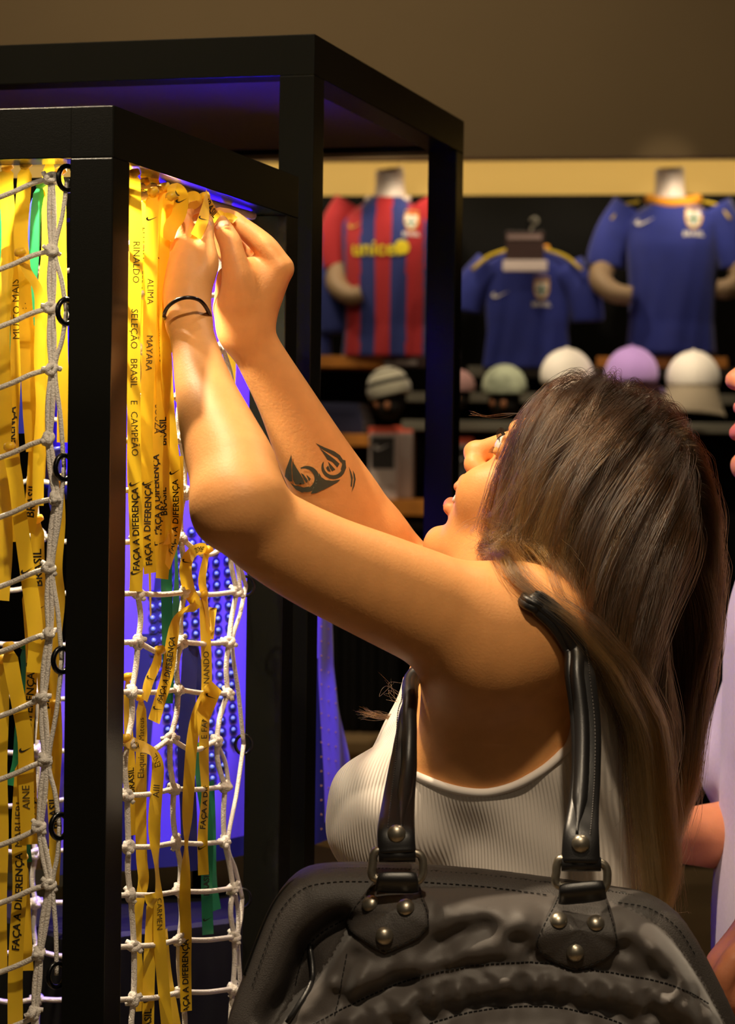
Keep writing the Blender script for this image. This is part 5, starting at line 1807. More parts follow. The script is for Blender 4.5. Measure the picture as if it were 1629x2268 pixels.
nx_, ny_, nz_ = bf.n
gx = (bf.lo[0] + bf.h * np.arange(nx_))[:, None] * np.ones((1, nz_))
gz = (bf.lo[2] + bf.h * np.arange(nz_))[None, :] * np.ones((nx_, 1))
gy = bf.lo[1] + bf.h * np.arange(ny_)
do, dp = outline_dist(outer, gx, gz), outline_dist(pouch, gx, gz)


def line_px(px, py):
    q = P(px, py, BD)
    return q.x, q.z


def groove(pts, w, amp, n=60):
    """gaussian valley (amp < 0) or ridge (amp > 0) along a line, on the front sheet"""
    s = spline([line_px(*q) for q in pts], n)
    d2 = np.full(gx.shape, 1e3)
    tt = np.zeros(gx.shape)
    for i in range(n - 1):
        a, ba = s[i], s[i + 1] - s[i]
        t = np.clip(((gx - a[0]) * ba[0] + (gz - a[1]) * ba[1]) / (ba @ ba + 1e-15), 0, 1)
        e = (gx - a[0] - ba[0] * t) ** 2 + (gz - a[1] - ba[1] * t) ** 2
        m_ = e < d2
        d2[m_] = e[m_]
        tt[m_] = (i + t[m_]) / (n - 1)
    return amp * np.exp(-d2 / (2 * w * w)) * np.clip(np.minimum(tt, 1 - tt) * 7, 0, 1) ** 0.7


rel_ = np.zeros(gx.shape)
# the two gathered arcs of the flap and the puffed band between them
arc1 = [(690, 2270), (770, 2230), (860, 2188), (960, 2155), (1080, 2135), (1190, 2132), (1300, 2146), (1420, 2166), (1510, 2190), (1570, 2225)]
arc2 = [(880, 2300), (970, 2262), (1060, 2240), (1160, 2230), (1260, 2236), (1350, 2258), (1430, 2290)]
up = lambda L, dy: [(a, b + dy) for a, b in L]
rel_ += groove(up(arc1, -12), 0.0055, -0.0070) + groove(up(arc1, 20), 0.010, 0.0065)
rel_ += groove(up(arc2, -16), 0.0060, -0.0085) + groove(up(arc2, 24), 0.011, 0.0070)
rw = random.Random(3)
for i in range(15):                     # gathers that cross the band
    x0 = 760 + i * 55 + rw.uniform(-14, 14)
    yb = np.interp(x0, [p_[0] for p_ in arc1], [p_[1] for p_ in arc1])
    rel_ += groove([(x0, yb + 8), (x0 + rw.uniform(-14, 14), yb + 45), (x0 + rw.uniform(-24, 24), yb + 85)], 0.0045, -0.0048)
    x1 = x0 + 26
    rel_ += groove([(x1, yb + 14), (x1 + rw.uniform(-12, 12), yb + 60)], 0.0045, 0.0030)
for pts, w, a in (
    ([(960, 2000), (1080, 2005), (1200, 2020)], 0.013, 0.0045), ([(940, 2100), (1010, 2060), (1060, 2040), (1110, 2050)], 0.006, -0.0065),
    ([(980, 2120), (1060, 2095), (1170, 2110)], 0.008, 0.0050), ([(760, 2180), (840, 2150), (920, 2135), (1000, 2110)], 0.007, 0.0060), ([(750, 2215), (840, 2180), (930, 2150)], 0.007, -0.0060),
    ([(800, 2090), (770, 2150), (745, 2250)], 0.0045, -0.0055), ([(820, 2110), (790, 2180), (770, 2260)], 0.0050, 0.0040),
    ([(1370, 2030), (1430, 2070), (1490, 2130), (1530, 2200)], 0.009, 0.0090), ([(1360, 2070), (1420, 2120), (1480, 2180)], 0.008, -0.0080),
    ([(1370, 2110), (1440, 2160), (1500, 2190)], 0.007, 0.0045), ([(1450, 2190), (1520, 2230), (1600, 2250)], 0.007, 0.0060), ([(1430, 2210), (1480, 2260), (1520, 2330)], 0.006, -0.0060),
    ([(650, 2240), (700, 2190), (740, 2150)], 0.006, 0.0045), ([(690, 2268), (720, 2215), (750, 2180)], 0.005, -0.0045), ([(1000, 2290), (1100, 2275), (1250, 2285)], 0.010, 0.0055),
    ([(1120, 2060), (1160, 2080), (1180, 2110)], 0.0055, -0.0055), ([(860, 2130), (890, 2160), (930, 2165)], 0.005, -0.0040), ([(1190, 2050), (1150, 2040), (1090, 2075)], 0.006, 0.0035),
):
    rel_ += groove(pts, w, a)
# fine crumple of the cloth
for k in range(9):
    a_ = rw.uniform(0, 3.1)
    rel_ += 0.00035 * np.sin((gx * math.cos(a_) + gz * math.sin(a_)) * rw.uniform(140, 420) + rw.uniform(0, 6))
thick_o = 0.046 * np.sqrt(np.clip(1 - (1 - np.clip(do / 0.030, 0, 1)) ** 2, 0, 1))
front_o = (BD + 0.030) - thick_o * 0.80
back_o = (BD + 0.030) + thick_o * 1.35
pm = np.clip(dp / 0.026, 0, 1)
front_p = front_o + 0.004 - 0.030 * np.sqrt(np.clip(1 - (1 - pm) ** 2, 0, 1)) - rel_ * np.clip(dp / 0.010, 0, 1)
# deep gusset between yoke and pouch on the left
gus = groove([(585, 2290), (640, 2215), (668, 2150), (690, 2100), (735, 2062), (790, 2030)], 0.0075, 0.026) * (dp < 0.004)
front = np.where(dp > 0, np.minimum(front_p, front_o), front_o) + gus
Yg = gy[None, :, None]
edge = -do[:, None, :]
Df = np.maximum(np.maximum(front[:, None, :] - Yg, Yg - back_o[:, None, :]) * 0.75, np.where(edge > -0.004, edge, -1))
bf.D = Df.astype(np.float32)
bf.D[:, :, 0] = 1
bf.D[:, :, -1] = 1
Vb, Fb = bf.mesh()
Vb = smooth_verts(Vb, Fb, 3, 0.5)
# the stiff yoke round the pouch takes its own cloth
cen = Vb[Fb].mean(1)
ix = np.clip(((cen[:, 0] - bf.lo[0]) / bf.h).astype(int), 0, nx_ - 1)
iz = np.clip(((cen[:, 2] - bf.lo[2]) / bf.h).astype(int), 0, nz_ - 1)
isy = (dp[ix, iz] < 0)
bagb = grid_obj('body', Vb, Fb, None, bag, [m_bag, m_yoke], isy.astype(int))
GB = BVHTree.FromPolygons([tuple(q) for q in Vb], [tuple(int(i) for i in q) for q in Fb])


def on_bag(px, py, out=0.001):
    dr = (P(px, py, 2.0) - EYE).normalized()
    hit, nn, _, _ = GB.ray_cast(EYE, dr)
    if hit is None:
        return P(px, py, BD - 0.01), -Y
    if nn.dot(dr) > 0:
        nn = -nn
    return hit + nn * out, nn


# zip along the top edge, piping, stitches
ztop = [(548, 2165), (585, 2068), (618, 2000), (660, 1956), (712, 1938), (800, 1934), (920, 1938), (1080, 1950), (1240, 1970), (1380, 1990), (1446, 2006)]
zp = [P(a, b - 4, BD + 0.028) for a, b in spline(ztop, 60)]
tube('zip_tape', zp, 0.0042, m_zip, bag, 8)
gs = []
for a in spline([tuple(q) for q in zp], 150):
    gs.append(tube_geo([a + np.array((0, -0.0042, 0.0006)), a + np.array((0, -0.0036, 0.0038))], 0.0009, 4))
o = me_obj('zip_teeth', *join_geo(gs), mat('dull zip teeth', hexc(60, 58, 54), 0.4), bag)
o['kind'] = 'stuff'


def stitches(pts, step=0.0052, ln=0.0032, r=0.00045, out=0.0009, lift=None):
    s = spline(pts, 600)
    q = [on_bag(a, b, out)[0] for a, b in s] if lift is None else [lift(a, b) for a, b in s]
    q = np.array([tuple(c) for c in q])
    L = np.concatenate([[0], np.cumsum(np.linalg.norm(np.diff(q, axis=0), axis=1))])
    out_ = []
    u = 0.0
    while u + ln < L[-1]:
        e = [np.array([np.interp(w, L, q[:, k]) for k in range(3)]) for w in (u, u + ln / 2, u + ln)]
        if np.linalg.norm(e[2] - e[0]) < 3 * ln:
            out_.append(tube_geo(e, r, 4))
        u += step
    return out_


gs = []
gs += stitches([(560, 2185), (590, 2100), (622, 2020), (672, 1970), (740, 1955), (830, 1954)])
gs += stitches([(655, 2180), (672, 2110), (712, 2066), (760, 2038), (820, 2000)])
gs += stitches([(940, 1955), (1080, 1966), (1220, 1985)])
gs += stitches([(1370, 2000), (1440, 2014), (1500, 2056), (1545, 2125)])
gs += stitches([(742, 2250), (756, 2180), (770, 2110)])
gs += stitches([(a, b) for a, b in arc1], 0.0042, 0.0030, 0.0006)
gs += stitches([(a, b) for a, b in arc2], 0.0042, 0.0030, 0.0006)
o = me_obj('stitching', *join_geo(gs), m_thr, bag)
o['kind'] = 'stuff'
tube('piping', [on_bag(a, b, 0.002)[0] for a, b in spline([(640, 2268), (690, 2190), (697, 2140), (688, 2090)], 14)], 0.0024, m_strap, bag, 8)


def stud(px, py, r, base, m=m_nick):
    p, n = base
    bm = bmesh.new()
    bmesh.ops.create_uvsphere(bm, u_segments=18, v_segments=10, radius=1)
    bmesh.ops.delete(bm, geom=[v_ for v_ in bm.verts if v_.co.z < -0.3], context='VERTS')
    bm.transform(Matrix.Translation(p) @ n.to_track_quat('Z', 'Y').to_matrix().to_4x4() @ Matrix.Diagonal((r, r, r * 0.72, 1)))
    return bm_obj('stud', bm, m, bag, smooth=True)


def patch(poly, studs, name='strap_patch'):
    """leather shield laid on the bag, with its studs"""
    c = np.array(poly, dtype=float)
    ctr = c.mean(0)
    ol = spline(poly, 72, True) if False else np.vstack([np.linspace(c[i], c[(i + 1) % len(c)], 8, endpoint=False) for i in range(len(c))])
    n = len(ol)
    V_, F_ = [], []
    fr_ = [0, .25, .5, .75, .94, 1.0]
    for k, f_ in enumerate(fr_):
        for q in ol:
            e = ctr + (q - ctr) * f_
            h_, n_ = on_bag(e[0], e[1], 0.0034 if f_ < 0.97 else 0.0016)
            V_.append(np.array(tuple(h_)))
    V_ = np.array(V_).reshape(len(fr_), n, 3)
    # a stiff piece: smooth the laid surface
    for _ in range(6):
        V_[1:-1] = 0.5 * V_[1:-1] + 0.125 * (np.roll(V_[1:-1], 1, 1) + np.roll(V_[1:-1], -1, 1) + V_[:-2] + V_[2:])
    V_[:, :, 1] -= 0.0012
    inner = np.array([V_[-1, i] + np.array((0, 0.006, 0)) for i in range(n)])
    vv = np.vstack([V_.reshape(-1, 3), inner])
    for k in range(len(fr_)):
        for i in range(n):
            j = (i + 1) % n
            F_.append((k * n + i, k * n + j, (k + 1) * n + j, (k + 1) * n + i))
    o_ = me_obj(name, vv, F_, m_yoke, bag, smooth=True)
    B_ = BVHTree.FromPolygons([tuple(q) for q in vv], F_)

    def on_p(px, py, out=0.0008):
        dr = (P(px, py, 2.0) - EYE).normalized()
        h_, n_, _, _ = B_.ray_cast(EYE, dr)
        if h_ is None:
            return on_bag(px, py, out)
        if n_.dot(dr) > 0:
            n_ = -n_
        return h_ + n_ * out, n_
    for px, py in studs:
        stud(px, py, 0.0074, on_p(px, py, 0.0006))
    st = stitches([tuple(ctr + (np.array(q) - ctr) * 0.95) for q in poly] + [tuple(ctr + (np.array(poly[0]) - ctr) * 0.95)], lift=lambda a, b: on_p(a, b, 0.0004)[0])
    if st:
        so = me_obj('patch_stitching', *join_geo(st), m_thr, o_)
        so['kind'] = 'stuff'
    return o_


patch([(826, 1958), (860, 1954), (900, 1956), (930, 1962), (938, 1990), (950, 2020), (952, 2052), (930, 2078), (890, 2098), (852, 2112), (812, 2090), (776, 2066), (768, 2040), (784, 2008), (808, 1980)], [(821, 2002), (899, 2010), (852, 2073)])
patch([(1238, 1976), (1280, 1976), (1320, 1980), (1344, 1990), (1354, 2020), (1366, 2060), (1371, 2094), (1346, 2124), (1310, 2142), (1272, 2152), (1232, 2136), (1192, 2108), (1187, 2084), (1202, 2048), (1224, 2008)], [(1238, 2039), (1320, 2045), (1275, 2110)])
# cloth tabs from patch to ring, rings, handle
RD = BD - 0.022


def ring_rect(x0, x1, y0, y1, sk_):
    c = [(x0 + 14, y0), ((x0 + x1) / 2, y0 + sk_ / 2), (x1 - 14, y0 + sk_), (x1 - 2, y0 + sk_ + 12), (x1, (y0 + y1) / 2 + sk_), (x1 - 3, y1 + sk_ - 12), (x1 - 16, y1 + sk_), ((x0 + x1) / 2, y1 + sk_ / 2), (x0 + 10, y1), (x0, y1 - 12), (x0 + 2, (y0 + y1) / 2), (x0 + 4, y0 + 12)]
    return tube('ring', spline([P(a, b, RD) for a, b in c], 64, True), 0.0036, m_nick, bag, 10, True)


ring_rect(824, 938, 1884, 1946, 6)
ring_rect(1231, 1346, 1902, 1962, 10)


def band(name, pts, widths, m, thick=0.0035, parent=None, n=40, nrm=None, roll=0.0):
    """soft strap: oval section swept along points; widths across the picture plane"""
    c = spline(pts, n)
    w = np.interp(np.linspace(0, 1, n), np.linspace(0, 1, len(widths)), widths)
    tg = np.gradient(c, axis=0)
    tg /= np.linalg.norm(tg, axis=1)[:, None]
    nr = np.array(nrm if nrm is not None else [(0, -1, 0)] * len(pts), dtype=float)
    nr = np.stack([np.interp(np.linspace(0, 1, n), np.linspace(0, 1, len(nr)), nr[:, k]) for k in range(3)], 1)
    sd = np.cross(tg, nr)
    sd /= np.linalg.norm(sd, axis=1)[:, None]
    nr = np.cross(sd, tg)
    rings = []
    for i in range(n):
        rings.append([c[i] + sd[i] * (w[i] / 2 * np.sign(math.cos(a)) * abs(math.cos(a)) ** 0.7) + nr[i] * (thick * np.sign(math.sin(a)) * abs(math.sin(a)) ** 0.8) for a in np.linspace(0, 2 * math.pi, 20, endpoint=False)])
    v_, f_ = loft(rings)
    return me_obj(name, v_, f_, m, parent, smooth=True), c, sd, nr


band('strap_tab', [P(881, 1934, RD - .002), P(881, 1950, RD - .004), P(880, 1972, RD + .004)], [.031, .034, .036], m_strap, 0.0032, bag, 10)
band('strap_tab', [P(1288, 1956, RD - .002), P(1290, 1972, RD - .004), P(1291, 1994, RD + .004)], [.036, .038, .040], m_strap, 0.0032, bag, 10)
# the handle: one loop over her shoulder, from the ring in front to the ring behind
hp_ = [
    (P(880, 1890, RD - .002), .0310, (0, -1, 0)), (P(878, 1840, RD + .006), .0310, (0, -1, .1)), (P(884, 1770, 2.075), .0270, (0, -1, .1)), (P(893, 1700, 2.105), .0240, (0, -1, .1)), (P(900, 1630, 2.125), .0190, (-.3, -1, .1)),
    (P(908, 1560, 2.150), .0160, (-.7, -1, 0)), (P(940, 1480, 2.195), .020, (-1, -.4, .2)), (P(1010, 1395, 2.235), .026, (-.9, .2, .6)), (P(1150, 1322, 2.205), .022, (-.2, -.5, .8)), (P(1192, 1345, 2.18), .023, (.2, -.7, .7)),
    (P(1228, 1352, 2.165), .024, (.5, -.8, .5)), (P(1262, 1420, 2.120), .026, (.35, -1, .2)), (P(1286, 1500, 2.098), .027, (.2, -1, .1)), (P(1298, 1600, 2.085), .026, (.1, -1, 0)), (P(1299, 1700, 2.068), .0245, (0, -1, 0)), (P(1294, 1780, 2.050), .0255, (0, -1, 0)),
    (P(1288, 1850, RD + .004), .030, (0, -1, 0)), (P(1287, 1912, RD - .002), .032, (0, -1, 0))]
for i_, (px_, py_) in ((9, (1192, 1346)), (10, (1230, 1380)), (11, (1262, 1432)), (12, (1286, 1500))):
    h_, n_ = on_body(px_, py_, out=0.0062)
    if h_ is not None:
        g_ = P(px_, py_, (hp_[i_][0] - EYE).dot(cF))
        hp_[i_] = (h_ if (h_ - EYE).dot(cF) < (g_ - EYE).dot(cF) else g_, hp_[i_][1], tuple(n_) if i_ < 12 else hp_[i_][2])
h_, n_ = on_body(1172, 1334, out=0.004)
if h_ is not None:
    hp_[8] = (h_, 0.021, (-0.1, -0.7, 0.7))
    hp_[7] = (P(1150, 1340, (h_ - EYE).dot(cF) + 0.045), 0.020, (-0.1, -0.2, 0.95))
hd, hcv, hsd, hnr = band('handle', [q[0] for q in hp_], [q[1] for q in hp_], m_strap, 0.0052, bag, 110, [q[2] for q in hp_])
# rolled core and stitched seam of the handle
k0 = slice(6, 104)
tube('handle_roll', hcv[k0] + hsd[k0] * 0.0040 + hnr[k0] * 0.0036, list(0.0066 * np.clip(np.minimum(np.arange(98), 97 - np.arange(98)) / 7, 0.3, 1) * np.clip(np.abs(np.arange(98) - 50) / 14, 0.55, 1)), m_strap, bag, 12)
gs = []
for off_ in (-0.0068,):
    q = hcv[k0] + hsd[k0] * off_ + hnr[k0] * 0.0054
    for i in range(0, 97):
        a, b = q[i], q[i + 1]
        for t in (0.0, 0.5):
            gs.append(tube_geo([a + (b - a) * t, a + (b - a) * (t + 0.32)], 0.00055, 4))
o = me_obj('seam_stitching', *join_geo(gs), mat('grey thread', hexc(70, 66, 64), 0.6), hd)
o['kind'] = 'stuff'
for px, py, dd in ((879, 1847, RD + .000), (1287, 1869, RD - .003)):
    stud(px, py, 0.0076, (P(px, py, dd - 0.003), Vector((0, -1, 0.05)).normalized()))
# folded cloth ends looped round the rings
for px, py, w in ((880, 1894, .030), (1288, 1914, .032)):
    tube('strap_loop', [P(px, py, RD) - cR * (w / 2), P(px, py, RD), P(px, py, RD) + cR * (w / 2)], 0.0058, m_strap, bag, 12)
# ================================================================== shop display on the back wall
m_mann = mat('white mannequin', hexc(226, 214, 204), 0.5)
m_mannb = mat('beige mannequin arm', hexc(140, 116, 86), 0.6)
m_sblue = mat('royal blue jersey cloth', hexc(27, 42, 132), 0.8, sheen=0.2, noise=(14, 0.10))
m_sred = mat('red jersey stripe', hexc(165, 22, 30), 0.8, sheen=0.2)
m_snav = mat('dark blue jersey stripe', hexc(26, 42, 112), 0.8, sheen=0.2)
m_orng = mat('orange collar', hexc(224, 150, 28), 0.8)
m_ylp = mat('yellow piping', hexc(196, 168, 40), 0.8)
m_prny = mat('yellow print', hexc(226, 206, 30), 0.7)
m_prnw = mat('white print', hexc(222, 216, 212), 0.7)
m_gold = mat('gold print', hexc(206, 160, 70), 0.6)
m_grnp = mat('green print', hexc(40, 110, 60), 0.7)


def decal(geo, ctr, bvh, m, parent, name, off=0.004, sx=1.0):
    """flat print laid on a surface that faces the room; geo = 2-D verts in metres"""
    v_, f_ = geo
    out = []
    for x, y in v_:
        o_ = ctr + wR * (x * sx) + Z * y + wN * 0.6
        h_, n_, _, _ = bvh.ray_cast(o_, -wN)
        out.append((h_ if h_ is not None else ctr + wR * (x * sx) + Z * y) + wN * off)
    return me_obj(name, out, f_, m, parent)


def disc_geo(rx, ry, n=20, x0=0, y0=0):
    v_ = [(x0, y0)] + [(x0 + rx * math.cos(a), y0 + ry * math.sin(a)) for a in np.linspace(0, 2 * math.pi, n, endpoint=False)]
    return np.array(v_), [(0, i + 1, (i + 1) % n + 1) for i in range(n)]


def shield_geo(w, h):
    o = [(-.5, .45), (-.25, .5), (0, .42), (.25, .5), (.5, .45), (.5, 0), (.36, -.32), (0, -.5), (-.36, -.32), (-.5, 0)]
    v_ = [(0, 0)] + [(a * w, b * h) for a, b in o]
    return np.array(v_), [(0, i + 1, (i + 1) % len(o) + 1) for i in range(len(o))]


def crest(ctr, bvh, parent, s):
    """club badge: a gold framed shield, plain bars inside, a word bar below"""
    e = decal(shield_geo(.040 * s, .052 * s), ctr, bvh, m_gold, parent, 'crest', .004)
    decal(shield_geo(.030 * s, .040 * s), ctr, bvh, m_prnw, e, 'crest_field', .0055)
    g_ = np.array([(-.003, -.016), (.003, -.016), (.003, .016), (-.003, .016)]) * s
    decal((g_, [(0, 1, 2, 3)]), ctr, bvh, m_grnp, e, 'crest_bar', .007)
    g_ = np.array([(-.014, -.003), (.014, -.003), (.014, .003), (-.014, .003)]) * s
    decal((g_, [(0, 1, 2, 3)]), ctr, bvh, m_grnp, e, 'crest_bar', .0075)
    for i in (-2, -1, 0, 1, 2):
        decal(disc_geo(.003 * s, .003 * s, 8), ctr + wR * (i * .008 * s) + Z * (.034 * s - abs(i) * .001), bvh, m_gold, e, 'crest_star', .004)
    decal(text_geo('BRASIL', .016 * s, .03), ctr - Z * (.036 * s), bvh, m_prnw, e, 'lettering', .004)


def shirt(name, label, cx_px, top, bot, prof, depth, off, stripes=None, sleeves=(), collar=None, group=None, base=None):
    """jersey on a bust or hanger: prof rows (t from hem 0 to neck 1, half width m, half depth m)"""
    c_top, c_bot = wp(cx_px, top, off), wp(cx_px, bot, off)
    ctr = Vector((c_bot.x, c_bot.y, 0))
    t_ = thing(name, label, 'shirt', (ctr.x, ctr.y, c_bot.z), group)
    a = np.array(prof)
    N_, M_ = (144, 46)
    rings = []
    for i in range(M_):
        t = i / (M_ - 1)
        w_, d_ = np.interp(t, a[:, 0], a[:, 1]), np.interp(t, a[:, 0], a[:, 2])
        row = []
        for j in range(N_):
            th = 2 * math.pi * j / N_
            cs_, sn_ = math.cos(th), math.sin(th)
            fo = 0.006 * math.sin(5 * th + 3 * t) * (1 - t) + 0.003 * math.sin(13 * th + 8 * t) * (1 - t)
            x = w_ * np.sign(cs_) * abs(cs_) ** 0.85
            y = d_ * np.sign(sn_) * abs(sn_) ** 0.85 + fo * max(0, sn_)
            # shoulders slope down to the sides
            zdrop = -0.10 * max(0, (t - .82) / .18) * max(0, abs(x) / (a[-2, 1] + 1e-6) - .35) * 0.6
            row.append(ctr + wR * x + wN * y + Z * (c_bot.z + (c_top.z - c_bot.z) * t + zdrop))
        rings.append([tuple(q) for q in row])
    v_, f_ = loft(rings, True, True)
    mats = [base or m_sblue] + ([m_sred] if stripes else [])
    fm_ = None
    if stripes:
        vv = np.asarray(v_)
        fm_ = []
        for q in f_:
            c_ = vv[list(q)].mean(0)
            x = (Vector(c_) - ctr).dot(wR)
            fm_.append(1 if int(math.floor((x + stripes[1]) / stripes[0])) % 2 else 0)
    b_ = me_obj('body', v_, f_, None, t_, True, mats, fm_)
    bv = BVHTree.FromPolygons([tuple(q) for q in v_], [tuple(q) for q in f_])
    for pts, r0, r1, ml in sleeves:
        pw = [wp(p_[0], p_[1], off + (p_[2] if len(p_) > 2 else 0)) for p_ in pts]
        tube('sleeve', spline(pw, 12), list(np.linspace(r0, r1, 12)), ml, t_, 18, flat=0.75)
    if collar:
        mcol, rx, ry, thk = collar
        cc = ctr + Z * (c_top.z - 0.002)
        tube('collar', [cc + wR * (rx * math.cos(q)) + wN * (ry * math.sin(q)) - Z * (0.022 * max(0, math.sin(q))) for q in np.linspace(0, 2 * math.pi, 32, endpoint=False)], thk, mcol, t_, 8, True)
    return t_, bv, ctr, c_top.z, c_bot.z


def bust(label, px, neck_top, neck_bot, off, arms, group='headless shop mannequins', body_bot=None):
    a, b = wp(px, neck_top, off), wp(px, neck_bot, off)
    t_ = thing('mannequin', label, 'mannequin', (b.x, b.y, b.z - .5), group)
    tube('neck', spline([b - Z * 0.10, b, b + Z * ((a.z - b.z) * .45), a - Z * .004, a], 12), [.085, .075, .064, .060, .057, .055, .054, .054, .054, .054, .053, .046], m_mann, t_, 20)
    for pts, r in arms:
        pw = [wp(p_[0], p_[1], off + (p_[2] if len(p_) > 2 else 0)) for p_ in pts]
        tube('arm', spline(pw, 16), list(np.linspace(r, r * .72, 16)), m_mannb, t_, 14)
    base = wp(px, body_bot, off)
    tube('stand', [Vector((b.x, b.y, base.z + .03)), b - Z * .12], .02, m_black, t_, 10)
    return t_


prof_b = [(0, .165, .095), (.2, .155, .09), (.45, .158, .10), (.7, .170, .11), (.84, .178, .10), (.93, .155, .085), (1, .075, .060)]
OFF = .32
# striped jersey on a bust
sx0 = 855
st_, bv, ctr, zt, zb_ = shirt('football_jersey', 'red and blue striped football jersey on a bust beside the cage post', sx0, 438, 792, prof_b, .1, OFF, (.0575, .0575 * 7.5), (([(780, 452), (752, 500), (744, 555), (748, 596)], .070, .064, m_sred), ([(930, 452), (960, 500), (972, 560), (968, 600)], .070, .064, m_sred)), (m_mann, .078, .062, .010), base=m_snav)
cw = wp(850, 556, OFF)
decal(text_geo('unicef', .078, .018), cw - wR * .012, bv, m_prny, st_, 'lettering', .006)
e_ = decal(disc_geo(.027, .027), wp(900, 553, OFF), bv, m_prny, st_, 'emblem', .006)
tk = tick_geo(.055)
decal(tk, wp(796, 504, OFF), bv, m_gold, st_, 'tick', .006)
crest(wp(919, 497, OFF), bv, st_, 1.25)
bust('white headless bust wearing the striped jersey', sx0 + 9, 378, 436, OFF, [([(752, 590, .0), (746, 630, .06), (775, 655, .10), (800, 650, .10)], .044), ([(975, 590, .0), (985, 630, .06), (960, 655, .10)], .044)], body_bot=790)
# blue jersey with the orange collar on a bust
s2, bv2, ct2, zt2, zb2 = shirt('football_jersey', 'royal blue football jersey with orange collar on a bust', 1487, 440, 785, prof_b, .1, OFF, None, (([(1400, 462), (1365, 515), (1346, 565), (1342, 590)], .076, .072, m_sblue), ([(1580, 462), (1612, 515), (1630, 565), (1636, 590)], .076, .072, m_sblue)), (m_orng, .086, .070, .020))
decal(tick_geo(.075), wp(1432, 496, OFF), bv2, m_prnw, s2, 'tick', .006)
crest(wp(1539, 490, OFF), bv2, s2, 1.55)
for sg in (1, -1):
    tube('piping', spline([wp(1487 + sg * 70, 446, OFF + .03), wp(1487 + sg * 105, 456, OFF + .04), wp(1487 + sg * 132, 486, OFF + .05)], 8), .006, m_ylp, s2, 6)
bust('white headless bust wearing the orange-collared jersey', 1484, 376, 446, OFF, [([(1340, 585, 0), (1330, 620, .06), (1360, 648, .10), (1400, 655, .10)], .046), ([(1636, 585, 0), (1642, 620, .06), (1612, 640, .10), (1590, 640, .10)], .046)], body_bot=790)
# blue jersey hanging flat on a hanger
prof_h = [(0, .165, .04), (.3, .150, .045), (.6, .160, .05), (.82, .190, .05), (.92, .150, .042), (1, .07, .03)]
s3, bv3, ct3, zt3, zb3 = shirt('football_jersey', 'royal blue football jersey hanging behind a small placard', 1168, 545, 816, prof_h, .05, OFF, None, (([(1090, 590), (1052, 630), (1034, 668), (1030, 690)], .070, .062, m_sblue), ([(1255, 590), (1286, 640), (1300, 690), (1302, 712)], .070, .062, m_sblue)), (m_orng, .07, .03, .008))
decal(tick_geo(.068), wp(1112, 654, OFF), bv3, m_prnw, s3, 'tick', .006)
crest(wp(1203, 645, OFF), bv3, s3, 1.45)
for sg in (1, -1):
    tube('piping', spline([wp(1168 + sg * 40, 552, OFF + .05), wp(1168 + sg * 85, 568, OFF + .06), wp(1168 + sg * 122, 598, OFF + .07)], 8), .007, m_ylp, s3, 6)
hg = thing('hanger', 'dark clothes hanger holding the flat blue jersey', 'hanger', tuple(wp(1168, 545, OFF)))
tube('bar', [wp(1080, 572, OFF), wp(1168, 540, OFF), wp(1255, 572, OFF)], .008, m_black, hg, 8)
tube('hook', spline([wp(1178, 540, OFF), wp(1178, 505, OFF), wp(1192, 492, OFF), wp(1186, 482, OFF), wp(1174, 488, OFF)], 16), .005, m_rail, hg, 8)
tube('rail', [wp(1180, 482, OFF), wp(1180, 482, 0.09)], .006, m_black, hg, 8)
# placard in front of its neck
pk = thing('placard', 'small dark placard with a white base in front of the hanging jersey', 'sign', tuple(wp(1162, 600, OFF + .12)))
m_plc = mat('smoked acrylic', hexc(58, 44, 42), 0.25)
wbox('plate', 1120, 1206, 512, 578, OFF + .12, .008, m_plc, pk)
wbox('base', 1114, 1212, 576, 600, OFF + .11, .05, mat('white acrylic', hexc(220, 205, 200), .4), pk)
wbox('header', 1124, 1200, 520, 530, OFF + .129, .003, mat('grey print', hexc(120, 100, 96), .6), pk, 0.0005)
# shelves and rails
for lab, x0, x1, y0, y1, off_, th, mm, nm in (
    ('honey wood shelf under the striped jersey', 560, 852, 788, 812, .02, .36, m_wood, 'shelf'), ('honey wood shelf under the orange-collared jersey', 1322, 1612, 791, 813, .02, .36, m_wood, 'shelf'),
    ('honey wood shelf with the navy pullover above it', 560, 872, 962, 985, .02, .40, m_wood, 'shelf'), ('honey wood shelf below the sock packs', 560, 1330, 1113, 1136, .02, .46, m_wood, 'shelf'),
    ('grey shelf edge behind the pale beanie and caps', 1036, 1660, 815, 834, .02, .30, m_rail, 'shelf'), ('grey shelf edge below the beanies', 900, 1660, 874, 889, .02, .34, m_rail, 'shelf'), ('grey shelf edge above the sock packs', 890, 1660, 938, 952, .02, .34, m_rail, 'shelf'),
):
    o_ = wbox(nm, x0, x1, y0, y1, off_, th, mm)
    tag(o_, lab, 'shelf', 'display shelves')
o_ = wbox('shelf_sign', 851, 948, 790, 813, .385, .006, m_plc)
tag(o_, 'dark shelf sign with pale lettering under the striped jersey', 'sign')
decal(disc_geo(.016, .016), wp(859, 803, .40), BVHTree.FromPolygons([tuple(wp(x, y, .393)) for x, y in ((840, 780), (960, 780), (960, 820), (840, 820))], [(0, 1, 2, 3)]), mat('pale sign disc', hexc(120, 108, 104), .7), o_, 'emblem', .002)
wbox('print_bar', 872, 924, 798, 808, .391, .002, MATS['pale sign disc'], o_, .0005)

